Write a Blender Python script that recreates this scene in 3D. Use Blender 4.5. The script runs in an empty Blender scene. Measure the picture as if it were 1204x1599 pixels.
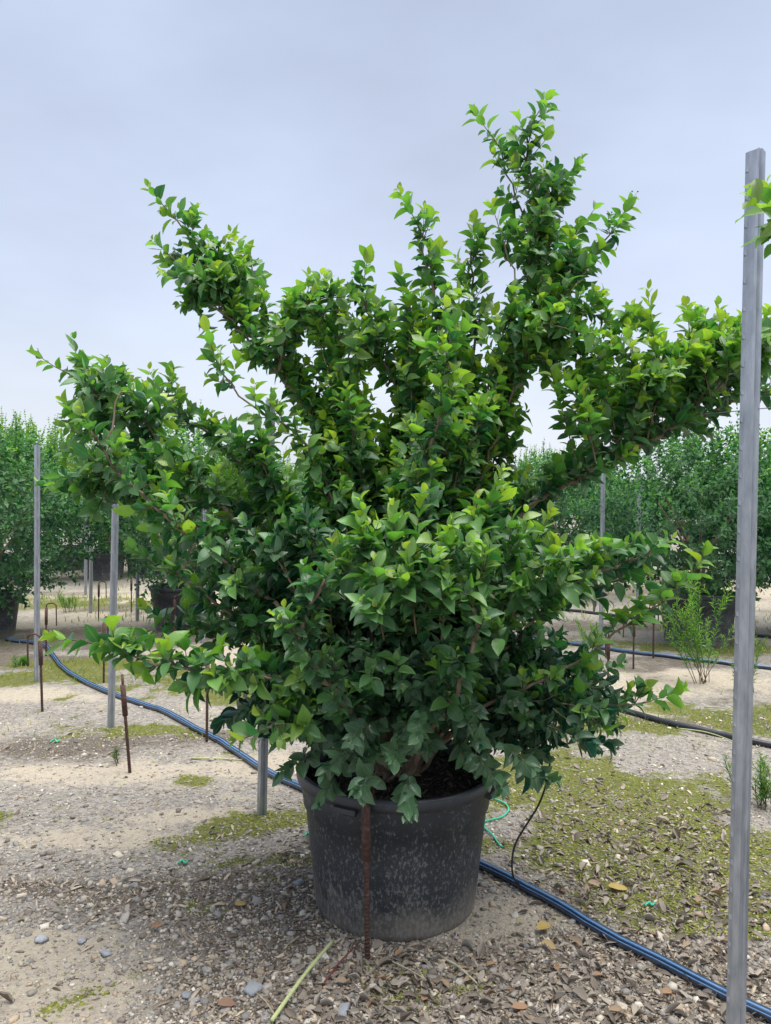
import bpy, math
import numpy as np
from mathutils import Vector, Matrix, Euler

# ------------------------------------------------------------------ camera, sky, sun, exposure
scene = bpy.context.scene
COL = scene.collection
R = math.radians
CAM_H, PITCH, ROLL, FPX = 1.6, -0.7, 0.6, 1200.0
cam_data = bpy.data.cameras.new('camera')
cam_data.sensor_fit = 'VERTICAL'
cam_data.sensor_height = 24.0
cam_data.lens = FPX / 1599.0 * 24.0
cam_data.clip_start, cam_data.clip_end = 0.05, 2000.0
cam = bpy.data.objects.new('camera', cam_data)
COL.objects.link(cam)
CROT = Matrix.Rotation(R(90 + PITCH), 3, 'X') @ Matrix.Rotation(R(ROLL), 3, 'Z')
cam.matrix_world = Matrix.Translation((0, 0, CAM_H)) @ CROT.to_4x4()
scene.camera = cam

SUN_EL, SUN_AZ = R(78), R(110)
world = bpy.data.worlds.new('World')
scene.world = world
world.use_nodes = True
wn, wl = world.node_tree.nodes, world.node_tree.links
wn.clear()
w_out = wn.new('ShaderNodeOutputWorld')
w_bg = wn.new('ShaderNodeBackground')
w_bg.inputs['Strength'].default_value = 0.06
w_sky = wn.new('ShaderNodeTexSky')
w_sky.sky_type = 'NISHITA'
w_sky.sun_disc = False
w_sky.sun_elevation, w_sky.sun_rotation = SUN_EL, SUN_AZ
w_sky.dust_density = 4.0
w_sky.air_density = 1.5
w_tc = wn.new('ShaderNodeTexCoord')
w_sep = wn.new('ShaderNodeSeparateXYZ')
wl.new(w_tc.outputs['Generated'], w_sep.inputs[0])
w_ramp = wn.new('ShaderNodeValToRGB')          # overcast cloud sheet: paler low down
w_ramp.color_ramp.elements[0].position = 0.0
w_ramp.color_ramp.elements[0].color = (0.88, 0.93, 1.0, 1)
w_ramp.color_ramp.elements[1].position = 0.75
w_ramp.color_ramp.elements[1].color = (0.455, 0.525, 0.68, 1)
e = w_ramp.color_ramp.elements.new(0.25)
e.color = (0.655, 0.735, 0.92, 1)
wl.new(w_sep.outputs['Z'], w_ramp.inputs[0])
w_noise = wn.new('ShaderNodeTexNoise')
w_noise.inputs['Scale'].default_value = 1.5
w_noise.inputs['Detail'].default_value = 5
w_map = wn.new('ShaderNodeMapping')
w_map.inputs['Scale'].default_value = (1, 1, 2.5)
wl.new(w_tc.outputs['Generated'], w_map.inputs[0])
wl.new(w_map.outputs[0], w_noise.inputs['Vector'])
w_mr = wn.new('ShaderNodeMapRange')
w_mr.inputs['From Min'].default_value, w_mr.inputs['From Max'].default_value = 0.3, 0.7
w_mr.inputs['To Min'].default_value, w_mr.inputs['To Max'].default_value = 4.15 * 0.79, 4.15 * 1.15
wl.new(w_noise.outputs['Fac'], w_mr.inputs['Value'])
w_mul = wn.new('ShaderNodeVectorMath')
w_mul.operation = 'SCALE'
wl.new(w_ramp.outputs['Color'], w_mul.inputs[0])
wl.new(w_mr.outputs[0], w_mul.inputs['Scale'])
w_mix = wn.new('ShaderNodeMix')
w_mix.data_type = 'RGBA'
w_mix.inputs[0].default_value = 0.90
wl.new(w_sky.outputs[0], w_mix.inputs[6])
wl.new(w_mul.outputs[0], w_mix.inputs[7])
wl.new(w_mix.outputs[2], w_bg.inputs['Color'])
wl.new(w_bg.outputs[0], w_out.inputs['Surface'])

sun_data = bpy.data.lights.new('sun', 'SUN')
sun_data.energy = 1.5
sun_data.angle = R(60)
sun_data.color = (1.0, 0.96, 0.9)
sun = bpy.data.objects.new('sun', sun_data)
COL.objects.link(sun)
SDIR = Vector((math.sin(SUN_AZ) * math.cos(SUN_EL), math.cos(SUN_AZ) * math.cos(SUN_EL), math.sin(SUN_EL)))
sun.rotation_euler = SDIR.to_track_quat('Z', 'Y').to_euler()
sun.location = (0, 0, 30)

scene.view_settings.view_transform = 'Standard'
scene.view_settings.look = 'None'
scene.view_settings.gamma = 1.0
scene.view_settings.exposure = 2.02
scene.cycles.use_denoising = True
scene.cycles.max_bounces = 8
scene.cycles.transparent_max_bounces = 8

# ------------------------------------------------------------------ helpers
rng = np.random.default_rng(7)
UP = np.array([0, 0, 1.0])
CR = np.array(CROT)


def ray(px, py):
    return CR @ np.array([(px - 602.0) / FPX, -(py - 799.5) / FPX, -1.0])


def P(px, py, Y):                     # the point seen at a photo pixel, at world depth Y
    d = ray(px, py)
    return np.array([0, 0, CAM_H]) + d * (Y / d[1])


def G(px, py):                        # the ground point seen at a photo pixel
    d = ray(px, py)
    return np.array([0, 0, CAM_H]) + d * (-CAM_H / d[2])


def project(p):                       # world (n,3) -> photo px, py, depth
    q = (np.asarray(p) - np.array([0, 0, CAM_H])) @ CR
    return 602 + FPX * q[:, 0] / -q[:, 2], 799.5 - FPX * q[:, 1] / -q[:, 2], -q[:, 2]


def hsh(i, j, s):
    v = np.sin(i * 127.1 + j * 311.7 + s * 74.7) * 43758.5453
    return v - np.floor(v)


def vnoise(x, y, f, s=0):
    x, y = np.asarray(x, float) * f, np.asarray(y, float) * f
    i, j = np.floor(x), np.floor(y)
    u, v = x - i, y - j
    u, v = u * u * (3 - 2 * u), v * v * (3 - 2 * v)
    a, b, c, d = hsh(i, j, s), hsh(i + 1, j, s), hsh(i, j + 1, s), hsh(i + 1, j + 1, s)
    return (a * (1 - u) + b * u) * (1 - v) + (c * (1 - u) + d * u) * v


def fbm(x, y, f, s=0, o=4):
    t, a, n = 0, 1, 0
    for k in range(o):
        t = t + a * vnoise(x, y, f * 2 ** k, s + k * 3)
        n += a
        a *= .55
    return t / n


def unit(v):
    return v / np.maximum(np.linalg.norm(v, axis=-1, keepdims=True), 1e-9)


class MB:
    """collects polygons for ONE mesh"""
    def __init__(self):
        self.v, self.f, self.n = [], [], 0

    def add(self, v, f):
        v = np.asarray(v, float)
        self.v.append(v)
        self.f.extend([tuple(int(i) + self.n for i in q) for q in f])
        self.n += len(v)
        return self

    def tube(self, pts, rad, seg=8, cap=True):
        pts = np.asarray(pts, float)
        n = len(pts)
        rad = np.broadcast_to(rad, (n,))
        t = unit(np.gradient(pts, axis=0))
        ref = np.array([0, 0, 1.0]) if abs(t[0][2]) < .9 else np.array([1.0, 0, 0])
        a = unit(np.cross(t[0], ref))
        A = []
        for k in range(n):
            a = unit(a - t[k] * np.dot(a, t[k]))
            A.append(a)
        A = np.array(A)
        B = np.cross(t, A)
        th = np.linspace(0, 2 * math.pi, seg, endpoint=False)
        ring = A[:, None] * np.cos(th)[None, :, None] + B[:, None] * np.sin(th)[None, :, None]
        v = (pts[:, None] + ring * rad[:, None, None]).reshape(-1, 3)
        f = []
        for k in range(n - 1):
            for s in range(seg):
                s2 = (s + 1) % seg
                f.append((k * seg + s, k * seg + s2, (k + 1) * seg + s2, (k + 1) * seg + s))
        if cap:
            f.append(tuple(range(seg - 1, -1, -1)))
            f.append(tuple((n - 1) * seg + s for s in range(seg)))
        return self.add(v, f)

    def lathe(self, prof, seg=48):
        prof = np.asarray(prof, float)
        th = np.linspace(0, 2 * math.pi, seg, endpoint=False)
        v = np.stack([prof[:, 0, None] * np.cos(th), prof[:, 0, None] * np.sin(th),
                      np.repeat(prof[:, 1, None], seg, 1)], -1).reshape(-1, 3)
        f = []
        for k in range(len(prof) - 1):
            for s in range(seg):
                s2 = (s + 1) % seg
                f.append((k * seg + s, k * seg + s2, (k + 1) * seg + s2, (k + 1) * seg + s))
        return self.add(v, f)

    def box(self, lo, hi):
        (a, b, c), (d, e_, g) = lo, hi
        v = [(a, b, c), (d, b, c), (d, e_, c), (a, e_, c), (a, b, g), (d, b, g), (d, e_, g), (a, e_, g)]
        return self.add(v, [(0, 3, 2, 1), (4, 5, 6, 7), (0, 1, 5, 4), (1, 2, 6, 5), (2, 3, 7, 6), (3, 0, 4, 7)])

    def mesh(self, name, smooth=False):
        m = bpy.data.meshes.new(name)
        m.from_pydata(np.concatenate(self.v).tolist(), [], self.f)
        if smooth:
            m.polygons.foreach_set('use_smooth', [True] * len(m.polygons))
        m.update()
        return m

    def build(self, name, mat, parent=None, smooth=False, loc=(0, 0, 0)):
        return link(name, self.mesh(name, smooth), mat, parent, loc)


def link(name, mesh, mat=None, parent=None, loc=(0, 0, 0)):
    o = bpy.data.objects.new(name, mesh)
    COL.objects.link(o)
    o.location = loc
    o.parent = parent
    if mat is not None and mesh is not None and not mesh.materials:
        mesh.materials.append(mat)
    return o


def mesh_np(name, verts, loops, totals, tint=None, uv=None, smooth=True):
    m = bpy.data.meshes.new(name)
    m.vertices.add(len(verts))
    m.vertices.foreach_set('co', np.ascontiguousarray(verts, np.float32).ravel())
    m.loops.add(len(loops))
    m.loops.foreach_set('vertex_index', np.ascontiguousarray(loops, np.int32))
    m.polygons.add(len(totals))
    starts = np.concatenate([[0], np.cumsum(totals)[:-1]]).astype(np.int32)
    m.polygons.foreach_set('loop_start', starts)
    if smooth:
        m.polygons.foreach_set('use_smooth', np.ones(len(totals), bool))
    if tint is not None:
        a = m.attributes.new('tint', 'FLOAT_COLOR', 'POINT')
        c = np.ones((len(verts), 4), np.float32)
        c[:, :3] = tint
        a.data.foreach_set('color', c.ravel())
    if uv is not None:
        a = m.attributes.new('blade', 'FLOAT_VECTOR', 'POINT')
        c = np.zeros((len(verts), 3), np.float32)
        c[:, :2] = uv
        a.data.foreach_set('vector', c.ravel())
    m.update(calc_edges=True)
    m.validate()
    return m


def scatter_mesh(name, temps, which, pos, M, tint, smooth=False):
    """many copies of small templates joined into ONE mesh. M (n,3,3): columns are the scaled local axes"""
    V, L, T, C, U = [], [], [], [], []
    off = 0
    for k, (tv, tf, tu) in enumerate(temps):
        idx = np.nonzero(which == k)[0]
        if not len(idx):
            continue
        n, nv = len(idx), len(tv)
        v = np.einsum('nij,vj->nvi', M[idx], tv) + pos[idx][:, None]
        lp = np.concatenate([np.array(q) for q in tf])
        tot = np.array([len(q) for q in tf])
        V.append(v.reshape(-1, 3))
        L.append((lp[None] + (np.arange(n) * nv)[:, None] + off).ravel())
        T.append(np.tile(tot, n))
        C.append(np.repeat(tint[idx], nv, 0))
        U.append(np.tile(tu, (n, 1)))
        off += n * nv
    return mesh_np(name, np.concatenate(V), np.concatenate(L), np.concatenate(T),
                   np.concatenate(C), np.concatenate(U), smooth)


def template_mesh(name, temp, mat, smooth=False):
    tv, tf, tu = temp
    m = mesh_np(name, tv, np.concatenate([np.array(q) for q in tf]), np.array([len(q) for q in tf]),
                np.ones((len(tv), 3)), tu, smooth)
    m.materials.append(mat)
    return m


def thing(name, label, cat, loc=(0, 0, 0), group=None, rz=0.0):
    o = bpy.data.objects.new(name, None)
    o.empty_display_size = 0.1
    COL.objects.link(o)
    o.location = loc
    o.rotation_euler = (0, 0, rz)
    return tag(o, label, cat, group)


def tag(o, label, cat, group=None):
    o['label'], o['category'] = label, cat
    if group:
        o['group'] = group
    return o


def copy_tree(o, parent=None):
    c = o.copy()
    COL.objects.link(c)
    c.parent = parent
    for ch in [x for x in bpy.data.objects if x.parent == o]:
        copy_tree(ch, c)
    return c


# ------------------------------------------------------------------ materials
def mat(name):
    m = bpy.data.materials.new(name)
    m.use_nodes = True
    nt = m.node_tree
    b = nt.nodes['Principled BSDF']
    return m, nt.nodes, nt.links, b


def noise(n, l, scale, detail=4, vec=None, rough=.6):
    t = n.new('ShaderNodeTexNoise')
    t.inputs['Scale'].default_value = scale
    t.inputs['Detail'].default_value = detail
    t.inputs['Roughness'].default_value = rough
    if vec is not None:
        l.new(vec, t.inputs['Vector'])
    return t


def ramp(n, l, src, stops):
    r = n.new('ShaderNodeValToRGB')
    el = r.color_ramp.elements
    while len(el) > 1:
        el.remove(el[-1])
    el[0].position = stops[0][0]
    el[0].color = (*stops[0][1], 1)
    for p, c in stops[1:]:
        x = el.new(p)
        x.color = (*c, 1)
    l.new(src, r.inputs[0])
    return r


def mixc(n, l, fac, a, b, mode='MIX'):
    m = n.new('ShaderNodeMix')
    m.data_type = 'RGBA'
    m.blend_type = mode
    for s, i in ((fac, 0), (a, 6), (b, 7)):
        if hasattr(s, 'links'):
            l.new(s, m.inputs[i])
        else:
            m.inputs[i].default_value = s if i == 0 else (*s, 1)
    return m.outputs[2]


def math_(n, l, op, a, b=None, clamp=False):
    m = n.new('ShaderNodeMath')
    m.operation = op
    m.use_clamp = clamp
    for s, i in ((a, 0), (b, 1)):
        if s is None:
            continue
        if hasattr(s, 'links'):
            l.new(s, m.inputs[i])
        else:
            m.inputs[i].default_value = s
    return m.outputs[0]


def bump(n, l, b, h, strength, dist):
    x = n.new('ShaderNodeBump')
    x.inputs['Strength'].default_value = strength
    x.inputs['Distance'].default_value = dist
    l.new(h, x.inputs['Height'])
    l.new(x.outputs[0], b.inputs['Normal'])


def tinted(n, l):
    a = n.new('ShaderNodeAttribute')
    a.attribute_name = 'tint'
    oi = n.new('ShaderNodeObjectInfo')
    return mixc(n, l, 1.0, a.outputs['Color'], oi.outputs['Color'], 'MULTIPLY')


def leaf_material(name, rough=.30, trans=.26, vein=True, glow=(1.7, 1.9, 1.0), under_c=(.09, .18, .075), coat=0.0):
    m, n, l, b = mat(name)
    c = tinted(n, l)
    tc = n.new('ShaderNodeNewGeometry')
    nz = noise(n, l, 60, 2, tc.outputs['Position'])
    c = mixc(n, l, .35, c, mixc(n, l, nz.outputs['Fac'], (.55, .6, .5), (1.4, 1.35, 1.3)), 'MULTIPLY')
    if vein:
        bl = n.new('ShaderNodeAttribute')
        bl.attribute_name = 'blade'
        sp = n.new('ShaderNodeSeparateXYZ')
        l.new(bl.outputs['Vector'], sp.inputs[0])
        ax = math_(n, l, 'ABSOLUTE', sp.outputs[0])
        mid = math_(n, l, 'LESS_THAN', ax, .07)
        c = mixc(n, l, math_(n, l, 'MULTIPLY', mid, .45), c, (.22, .36, .15))
        edge = math_(n, l, 'GREATER_THAN', ax, .93)
        c = mixc(n, l, math_(n, l, 'MULTIPLY', edge, .3), c, (.20, .32, .11))
    under = mixc(n, l, .55, c, under_c)
    geo = n.new('ShaderNodeNewGeometry')
    cc = mixc(n, l, geo.outputs['Backfacing'], c, under)
    l.new(cc, b.inputs['Base Color'])
    rr = math_(n, l, 'ADD', math_(n, l, 'MULTIPLY', geo.outputs['Backfacing'], .25), rough)
    l.new(rr, b.inputs['Roughness'])
    b.inputs['Specular IOR Level'].default_value = .5
    b.inputs['Coat Weight'].default_value = coat
    b.inputs['Coat Roughness'].default_value = .18
    tr = n.new('ShaderNodeBsdfTranslucent')
    l.new(mixc(n, l, 1.0, cc, glow, 'MULTIPLY'), tr.inputs['Color'])
    mx = n.new('ShaderNodeMixShader')
    mx.inputs[0].default_value = trans
    l.new(b.outputs[0], mx.inputs[1])
    l.new(tr.outputs[0], mx.inputs[2])
    l.new(mx.outputs[0], n['Material Output'].inputs['Surface'])
    return m


def simple(name, stops, scale, rough=.7, bmp=(.3, .002), spec=.5, metal=0.0, detail=5, stretch=None):
    m, n, l, b = mat(name)
    tc = n.new('ShaderNodeTexCoord')
    vec = tc.outputs['Object']
    if stretch:
        mp = n.new('ShaderNodeMapping')
        mp.inputs['Scale'].default_value = stretch
        l.new(vec, mp.inputs[0])
        vec = mp.outputs[0]
    t = noise(n, l, scale, detail, vec)
    l.new(ramp(n, l, t.outputs['Fac'], stops).outputs[0], b.inputs['Base Color'])
    b.inputs['Roughness'].default_value = rough
    b.inputs['Specular IOR Level'].default_value = spec
    b.inputs['Metallic'].default_value = metal
    if bmp:
        bump(n, l, b, t.outputs['Fac'], *bmp)
    return m


M_LEAF = leaf_material('privet_leaf', coat=.35)
M_BGLEAF = leaf_material('far_leaf', .45, .25, False)
M_WEED = leaf_material('weed_leaf', .6, .35, False)
M_DRY = leaf_material('dry_leaf', .75, .08, False, (1, 1, 1), (.24, .20, .16))
M_BARK = simple('bark', [(.3, (.11, .08, .055)), (.55, (.21, .16, .115)), (.75, (.32, .265, .20))], 45, .85, (.6, .003), stretch=(1, 1, .35))
M_TWIG = simple('twig_bark', [(.35, (.075, .05, .03)), (.7, (.17, .12, .07))], 60, .8, None)
M_BUD = simple('dry_seed_head', [(.3, (.10, .07, .05)), (.7, (.24, .19, .13))], 80, .8, None)
M_GALV = simple('galvanised_steel', [(.3, (.30, .33, .37)), (.5, (.40, .43, .48)), (.7, (.50, .53, .58))], 38, .42, (.15, .0008), metal=.75, stretch=(1, 1, .3))
M_RUST = simple('rusty_steel', [(.3, (.035, .020, .017)), (.5, (.075, .038, .029)), (.72, (.14, .075, .052))], 70, .85, (.5, .001))
M_HOSE = simple('blue_black_hose', [(.3, (.010, .024, .055)), (.7, (.020, .042, .085))], 18, .2, None, spec=1.0)
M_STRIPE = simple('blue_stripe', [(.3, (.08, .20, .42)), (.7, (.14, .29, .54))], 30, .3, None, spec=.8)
M_HOSEK = simple('black_hose', [(.3, (.012, .014, .02)), (.7, (.03, .034, .045))], 14, .38, (.1, .001), spec=.6)
M_TUBE = simple('black_tube', [(.3, (.006, .006, .007)), (.7, (.014, .014, .015))], 20, .4, None)
M_STRING = simple('green_twine', [(.3, (.02, .36, .20)), (.7, (.06, .55, .33))], 90, .6, (.4, .001))
M_REED = simple('reed', [(.3, (.33, .40, .16)), (.7, (.50, .53, .27))], 25, .6, (.3, .001), stretch=(8, 8, .5))
M_STRAW = simple('straw', [(.3, (.34, .31, .20)), (.7, (.52, .48, .34))], 25, .7, None)
M_REDTWIG = simple('red_twig', [(.3, (.09, .015, .02)), (.7, (.20, .05, .05))], 60, .7, None)
M_WIRE = simple('wire', [(.3, (.12, .12, .13)), (.7, (.22, .22, .24))], 30, .5, None, metal=.6)


def stone_material():
    m, n, l, b = mat('stone')
    c = tinted(n, l)
    g = n.new('ShaderNodeNewGeometry')
    t = noise(n, l, 150, 4, g.outputs['Position'])
    c = mixc(n, l, .6, c, mixc(n, l, t.outputs['Fac'], (.5, .5, .5), (1.45, 1.43, 1.4)), 'MULTIPLY')
    l.new(c, b.inputs['Base Color'])
    b.inputs['Roughness'].default_value = .85
    bump(n, l, b, t.outputs['Fac'], .4, .003)
    return m


M_STONE = stone_material()


def pot_material(name, H):
    m, n, l, b = mat(name)
    tc = n.new('ShaderNodeTexCoord')
    sp = n.new('ShaderNodeSeparateXYZ')
    l.new(tc.outputs['Object'], sp.inputs[0])
    zz = math_(n, l, 'DIVIDE', sp.outputs[2], H)
    big = noise(n, l, 5, 5, tc.outputs['Object'])
    base = ramp(n, l, big.outputs['Fac'], [(.3, (.020, .025, .032)), (.7, (.034, .041, .051))]).outputs[0]
    mp = n.new('ShaderNodeMapping')
    mp.inputs['Scale'].default_value = (1, 1, .55)
    l.new(tc.outputs['Object'], mp.inputs[0])
    fine = noise(n, l, 95, 4, mp.outputs[0], .75)
    mid = noise(n, l, 9, 3, tc.outputs['Object'])
    # dried splash marks, denser towards the foot of the pot
    thr = math_(n, l, 'ADD', math_(n, l, 'MULTIPLY', zz, .12), .465)
    thr = math_(n, l, 'ADD', thr, math_(n, l, 'MULTIPLY', math_(n, l, 'SUBTRACT', .5, mid.outputs['Fac']), .22))
    s = math_(n, l, 'MULTIPLY', math_(n, l, 'SUBTRACT', fine.outputs['Fac'], thr), 9, True)
    base = mixc(n, l, math_(n, l, 'MULTIPLY', s, .75), base, (.21, .21, .205))
    # sand splashed up around the foot
    low = math_(n, l, 'SUBTRACT', math_(n, l, 'MULTIPLY', mid.outputs['Fac'], .62), zz)
    low = math_(n, l, 'MULTIPLY', low, 3.0, True)
    base = mixc(n, l, math_(n, l, 'MULTIPLY', low, .62), base, (.25, .225, .185))
    l.new(base, b.inputs['Base Color'])
    b.inputs['Roughness'].default_value = .52
    bump(n, l, b, fine.outputs['Fac'], .12, .001)
    return m


M_POT = pot_material('nursery_pot_plastic', .55)
M_RIM = simple('pot_rim_plastic', [(.3, (.018, .021, .027)), (.6, (.03, .034, .043)), (.8, (.06, .062, .068))], 14, .42, (.1, .001))
M_SOIL = simple('pot_soil', [(.3, (.010, .008, .006)), (.6, (.028, .021, .016)), (.8, (.06, .045, .035))], 60, .95, (1.0, .01))

# ------------------------------------------------------------------ ground
def gz(x, y):
    return .05 * (fbm(x, y, .55, 1, 3) - .5) + .018 * (fbm(x, y, 4.5, 9, 3) - .5)


def blob(x, y, px, py, rx, ry, rot=0.0):
    c = G(px, py)
    dx, dy = x - c[0], y - c[1]
    ca, sa = math.cos(rot), math.sin(rot)
    u, v = (dx * ca + dy * sa) / rx, (-dx * sa + dy * ca) / ry
    return np.exp(-(u * u + v * v) * 1.1)


SANDB = [(110, 1312, .75, .17), (330, 1275, .35, .12), (40, 1560, .50, .30), (60, 1470, .30, .12), (150, 1205, .9, .22), (420, 1195, .4, .25),
         (790, 1445, .24, .22), (690, 1440, .2, .12), (1040, 1062, 1.3, .5), (800, 1110, .8, .35), (1230, 925, 3.2, 2.0), (960, 895, 2.2, 2.6),
         (130, 985, 1.8, .7), (240, 940, 2.4, 1.6), (40, 1085, .8, .25), (450, 1010, 1.6, 1.0)]
MOSSB = [(410, 1290, .30, .17), (470, 1345, .22, .07), (290, 1218, .34, .16), (220, 1140, .4, .22), (930, 1250, .85, .7), (1010, 1345, .7, .28),
         (1185, 1420, .22, .32), (840, 1210, .5, .35), (1150, 1120, 1.3, .55), (1130, 1450, .3, .1), (310, 1420, .1, .06), (1020, 1405, .3, .10),
         (60, 1055, .9, .35), (330, 1070, .9, .5), (1120, 1010, 1.6, .5), (200, 1035, .7, .35), (120, 940, 1.6, .8)]
DARKB = [(350, 1400, .75, .24), (400, 1530, .40, .30), (80, 1165, .6, .35), (60, 1385, .5, .06), (620, 1500, .35, .12), (480, 1450, .25, .2),
         (360, 1150, .7, .22), (80, 1035, 1.4, .3), (170, 1000, 1.8, .35), (1000, 1130, 1.0, .2), (980, 1500, .5, .25)]
LITB = [(800, 1565, .65, .25), (1010, 1540, .45, .22), (600, 1555, .35, .18), (880, 1490, .22, .10), (1060, 1490, .3, .12), (1000, 1400, .6, .2),
        (980, 1290, .6, .5), (480, 1330, .25, .2), (1110, 1580, .25, .2)]


def masks(x, y):
    n1, n2 = fbm(x, y, 1.7, 3), fbm(x, y, 6.0, 21)
    j = (n1 - .5) * 1.5 + (n2 - .5) * .9

    def acc(bl):
        s = 0
        for q in bl:
            s = s + blob(x, y, *q)
        return s
    far = np.clip((y - 4.5) / 3, 0, 1)
    sand = np.clip(acc(SANDB) * 1.25 + j * .9 + .10 + far * .25 - .25, 0, 1)
    moss = np.clip((acc(MOSSB) * 1.15 + (fbm(x, y, 3.1, 40) - .5) * 2.2 - .34) * 2.2, 0, 1)
    dark = np.clip(acc(DARKB) * 1.1 - j * .6 - .15 + far * np.clip((fbm(x * .45, y, 1.3, 60) - .47) * 5, 0, .75), 0, 1)
    lit = np.clip(acc(LITB) * 1.2 + j * .5 - .2, 0, 1)
    return sand, moss, dark, lit


def axis(lo, hi, step, far, growth=1.07):
    a = list(np.arange(lo, hi, step))
    s, v = step, a[-1]
    while v < far:
        s *= growth
        v += s
        a.append(v)
    s, v, b = step, a[0], []
    return np.array(a), lo, step, growth


def axis2(lo, hi, step, nlo, nhi, g=1.09):
    a = list(np.arange(lo, hi + 1e-6, step))
    s, v = step, a[-1]
    while v < nhi:
        s *= g
        v += s
        a.append(v)
    s, v, pre = step, a[0], []
    while v > nlo:
        s *= g
        v -= s
        pre.append(v)
    return np.array(pre[::-1] + a)


gx = axis2(-2.4, 2.6, .025, -420, 420)
gy = axis2(1.9, 6.4, .025, -60, 700, 1.06)
GX, GY = np.meshgrid(gx, gy)
nxg, nyg = len(gx), len(gy)
flat = np.exp(-((GX / 60) ** 2 + (GY / 90) ** 2))
GZ = gz(GX, GY) * np.clip(flat, 0, 1)
gs, gm, gd, gl = masks(GX, GY)
gv = np.stack([GX, GY, GZ], -1).reshape(-1, 3)
I = np.arange(nxg * nyg).reshape(nyg, nxg)
quads = np.stack([I[:-1, :-1], I[:-1, 1:], I[1:, 1:], I[1:, :-1]], -1).reshape(-1, 4)
gmesh = mesh_np('ground', gv, quads.ravel(), np.full(len(quads), 4), np.stack([gs, gm, gd], -1).reshape(-1, 3), None, True)


def ground_material():
    m, n, l, b = mat('nursery_ground')
    a = n.new('ShaderNodeAttribute')
    a.attribute_name = 'tint'
    sp = n.new('ShaderNodeSeparateColor')
    l.new(a.outputs['Color'], sp.inputs[0])
    g = n.new('ShaderNodeNewGeometry')
    pos = g.outputs['Position']
    nf, nm, ng = noise(n, l, 55, 6, pos, .7), noise(n, l, 14, 5, pos, .65), noise(n, l, 3, 5, pos)
    vo = n.new('ShaderNodeTexVoronoi')
    vo.inputs['Scale'].default_value = 62
    l.new(pos, vo.inputs['Vector'])
    vo2 = n.new('ShaderNodeTexVoronoi')
    vo2.inputs['Scale'].default_value = 130
    l.new(pos, vo2.inputs['Vector'])
    hv = n.new('ShaderNodeSeparateColor')
    l.new(vo.outputs['Color'], hv.inputs[0])
    gravel = ramp(n, l, hv.outputs[0], [(0, (.15, .135, .12)), (.35, (.25, .23, .205)), (.7, (.35, .33, .295)), (1, (.46, .44, .41))]).outputs[0]
    gravel = mixc(n, l, .5, gravel, ramp(n, l, nf.outputs['Fac'], [(.3, (.10, .09, .08)), (.7, (.36, .33, .29))]).outputs[0])
    sand = ramp(n, l, nm.outputs['Fac'], [(.25, (.31, .265, .205)), (.5, (.42, .37, .295)), (.75, (.52, .465, .38))]).outputs[0]
    sand = mixc(n, l, .4, sand, ramp(n, l, nf.outputs['Fac'], [(.3, (.22, .185, .14)), (.65, (.55, .48, .38))]).outputs[0])
    dark = ramp(n, l, nf.outputs['Fac'], [(.3, (.05, .040, .031)), (.55, (.12, .10, .08)), (.75, (.24, .21, .175))]).outputs[0]
    moss = ramp(n, l, nf.outputs['Fac'], [(.3, (.06, .062, .018)), (.55, (.125, .142, .02)), (.75, (.24, .245, .06))]).outputs[0]

    def sharp(src, k, amt, fine=0.0):
        x = math_(n, l, 'ADD', src, math_(n, l, 'MULTIPLY', math_(n, l, 'SUBTRACT', nm.outputs['Fac'], .5), amt))
        x = math_(n, l, 'ADD', x, math_(n, l, 'MULTIPLY', math_(n, l, 'SUBTRACT', nf.outputs['Fac'], .5), fine))
        x = math_(n, l, 'SUBTRACT', x, .5)
        return math_(n, l, 'ADD', math_(n, l, 'MULTIPLY', x, k), .5, True)
    c = mixc(n, l, sharp(sp.outputs[0], 1.6, 2.6), gravel, sand)
    c = mixc(n, l, math_(n, l, 'MULTIPLY', sharp(sp.outputs[2], 2.0, 1.6), .85), c, dark)
    c = mixc(n, l, math_(n, l, 'MULTIPLY', sharp(math_(n, l, 'MULTIPLY', sp.outputs[1], .9), 2.4, 2.8, 2.0), .94), c, moss)
    l.new(c, b.inputs['Base Color'])
    b.inputs['Roughness'].default_value = .95
    b.inputs['Specular IOR Level'].default_value = .2
    h = math_(n, l, 'ADD', math_(n, l, 'MULTIPLY', vo.outputs['Distance'], -.6), nf.outputs['Fac'])
    h = math_(n, l, 'ADD', h, math_(n, l, 'MULTIPLY', vo2.outputs['Distance'], -.3))
    bump(n, l, b, h, .8, .012)
    return m


ground = link('ground', gmesh, ground_material())
ground['kind'] = 'structure'

# ---- loose stones, chips, litter, moss on the ground
def rock_temp(seed, fl):
    r = np.random.default_rng(seed)
    v = np.array([(x, y, z) for z in (-1, 1) for y in (-1, 1) for x in (-1, 1)], float)
    v[4:, :2] *= r.uniform(.55, .8)
    v += r.uniform(-.33, .33, v.shape)
    v[:, 2] *= fl
    v *= .5
    f = [(0, 2, 3, 1), (4, 5, 7, 6), (0, 1, 5, 4), (1, 3, 7, 5), (3, 2, 6, 7), (2, 0, 4, 6)]
    return v, f, np.zeros((8, 2))


def rock_round(seed, fl):
    r = np.random.default_rng(seed)
    v, f = [], []
    for k, (z, rad) in enumerate(((-.42, .6), (0, 1), (.36, .68))):
        for s in range(6):
            a = s * math.pi / 3 + k * .3
            q = rad * r.uniform(.75, 1.12)
            v.append((q * math.cos(a) * .5, q * math.sin(a) * .5, z * fl * r.uniform(.8, 1.2)))
    for k in range(2):
        for s in range(6):
            f.append((k * 6 + s, k * 6 + (s + 1) % 6, (k + 1) * 6 + (s + 1) % 6, (k + 1) * 6 + s))
    f.append((12, 13, 14, 15, 16, 17))
    return np.array(v), f, np.zeros((18, 2))


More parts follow.
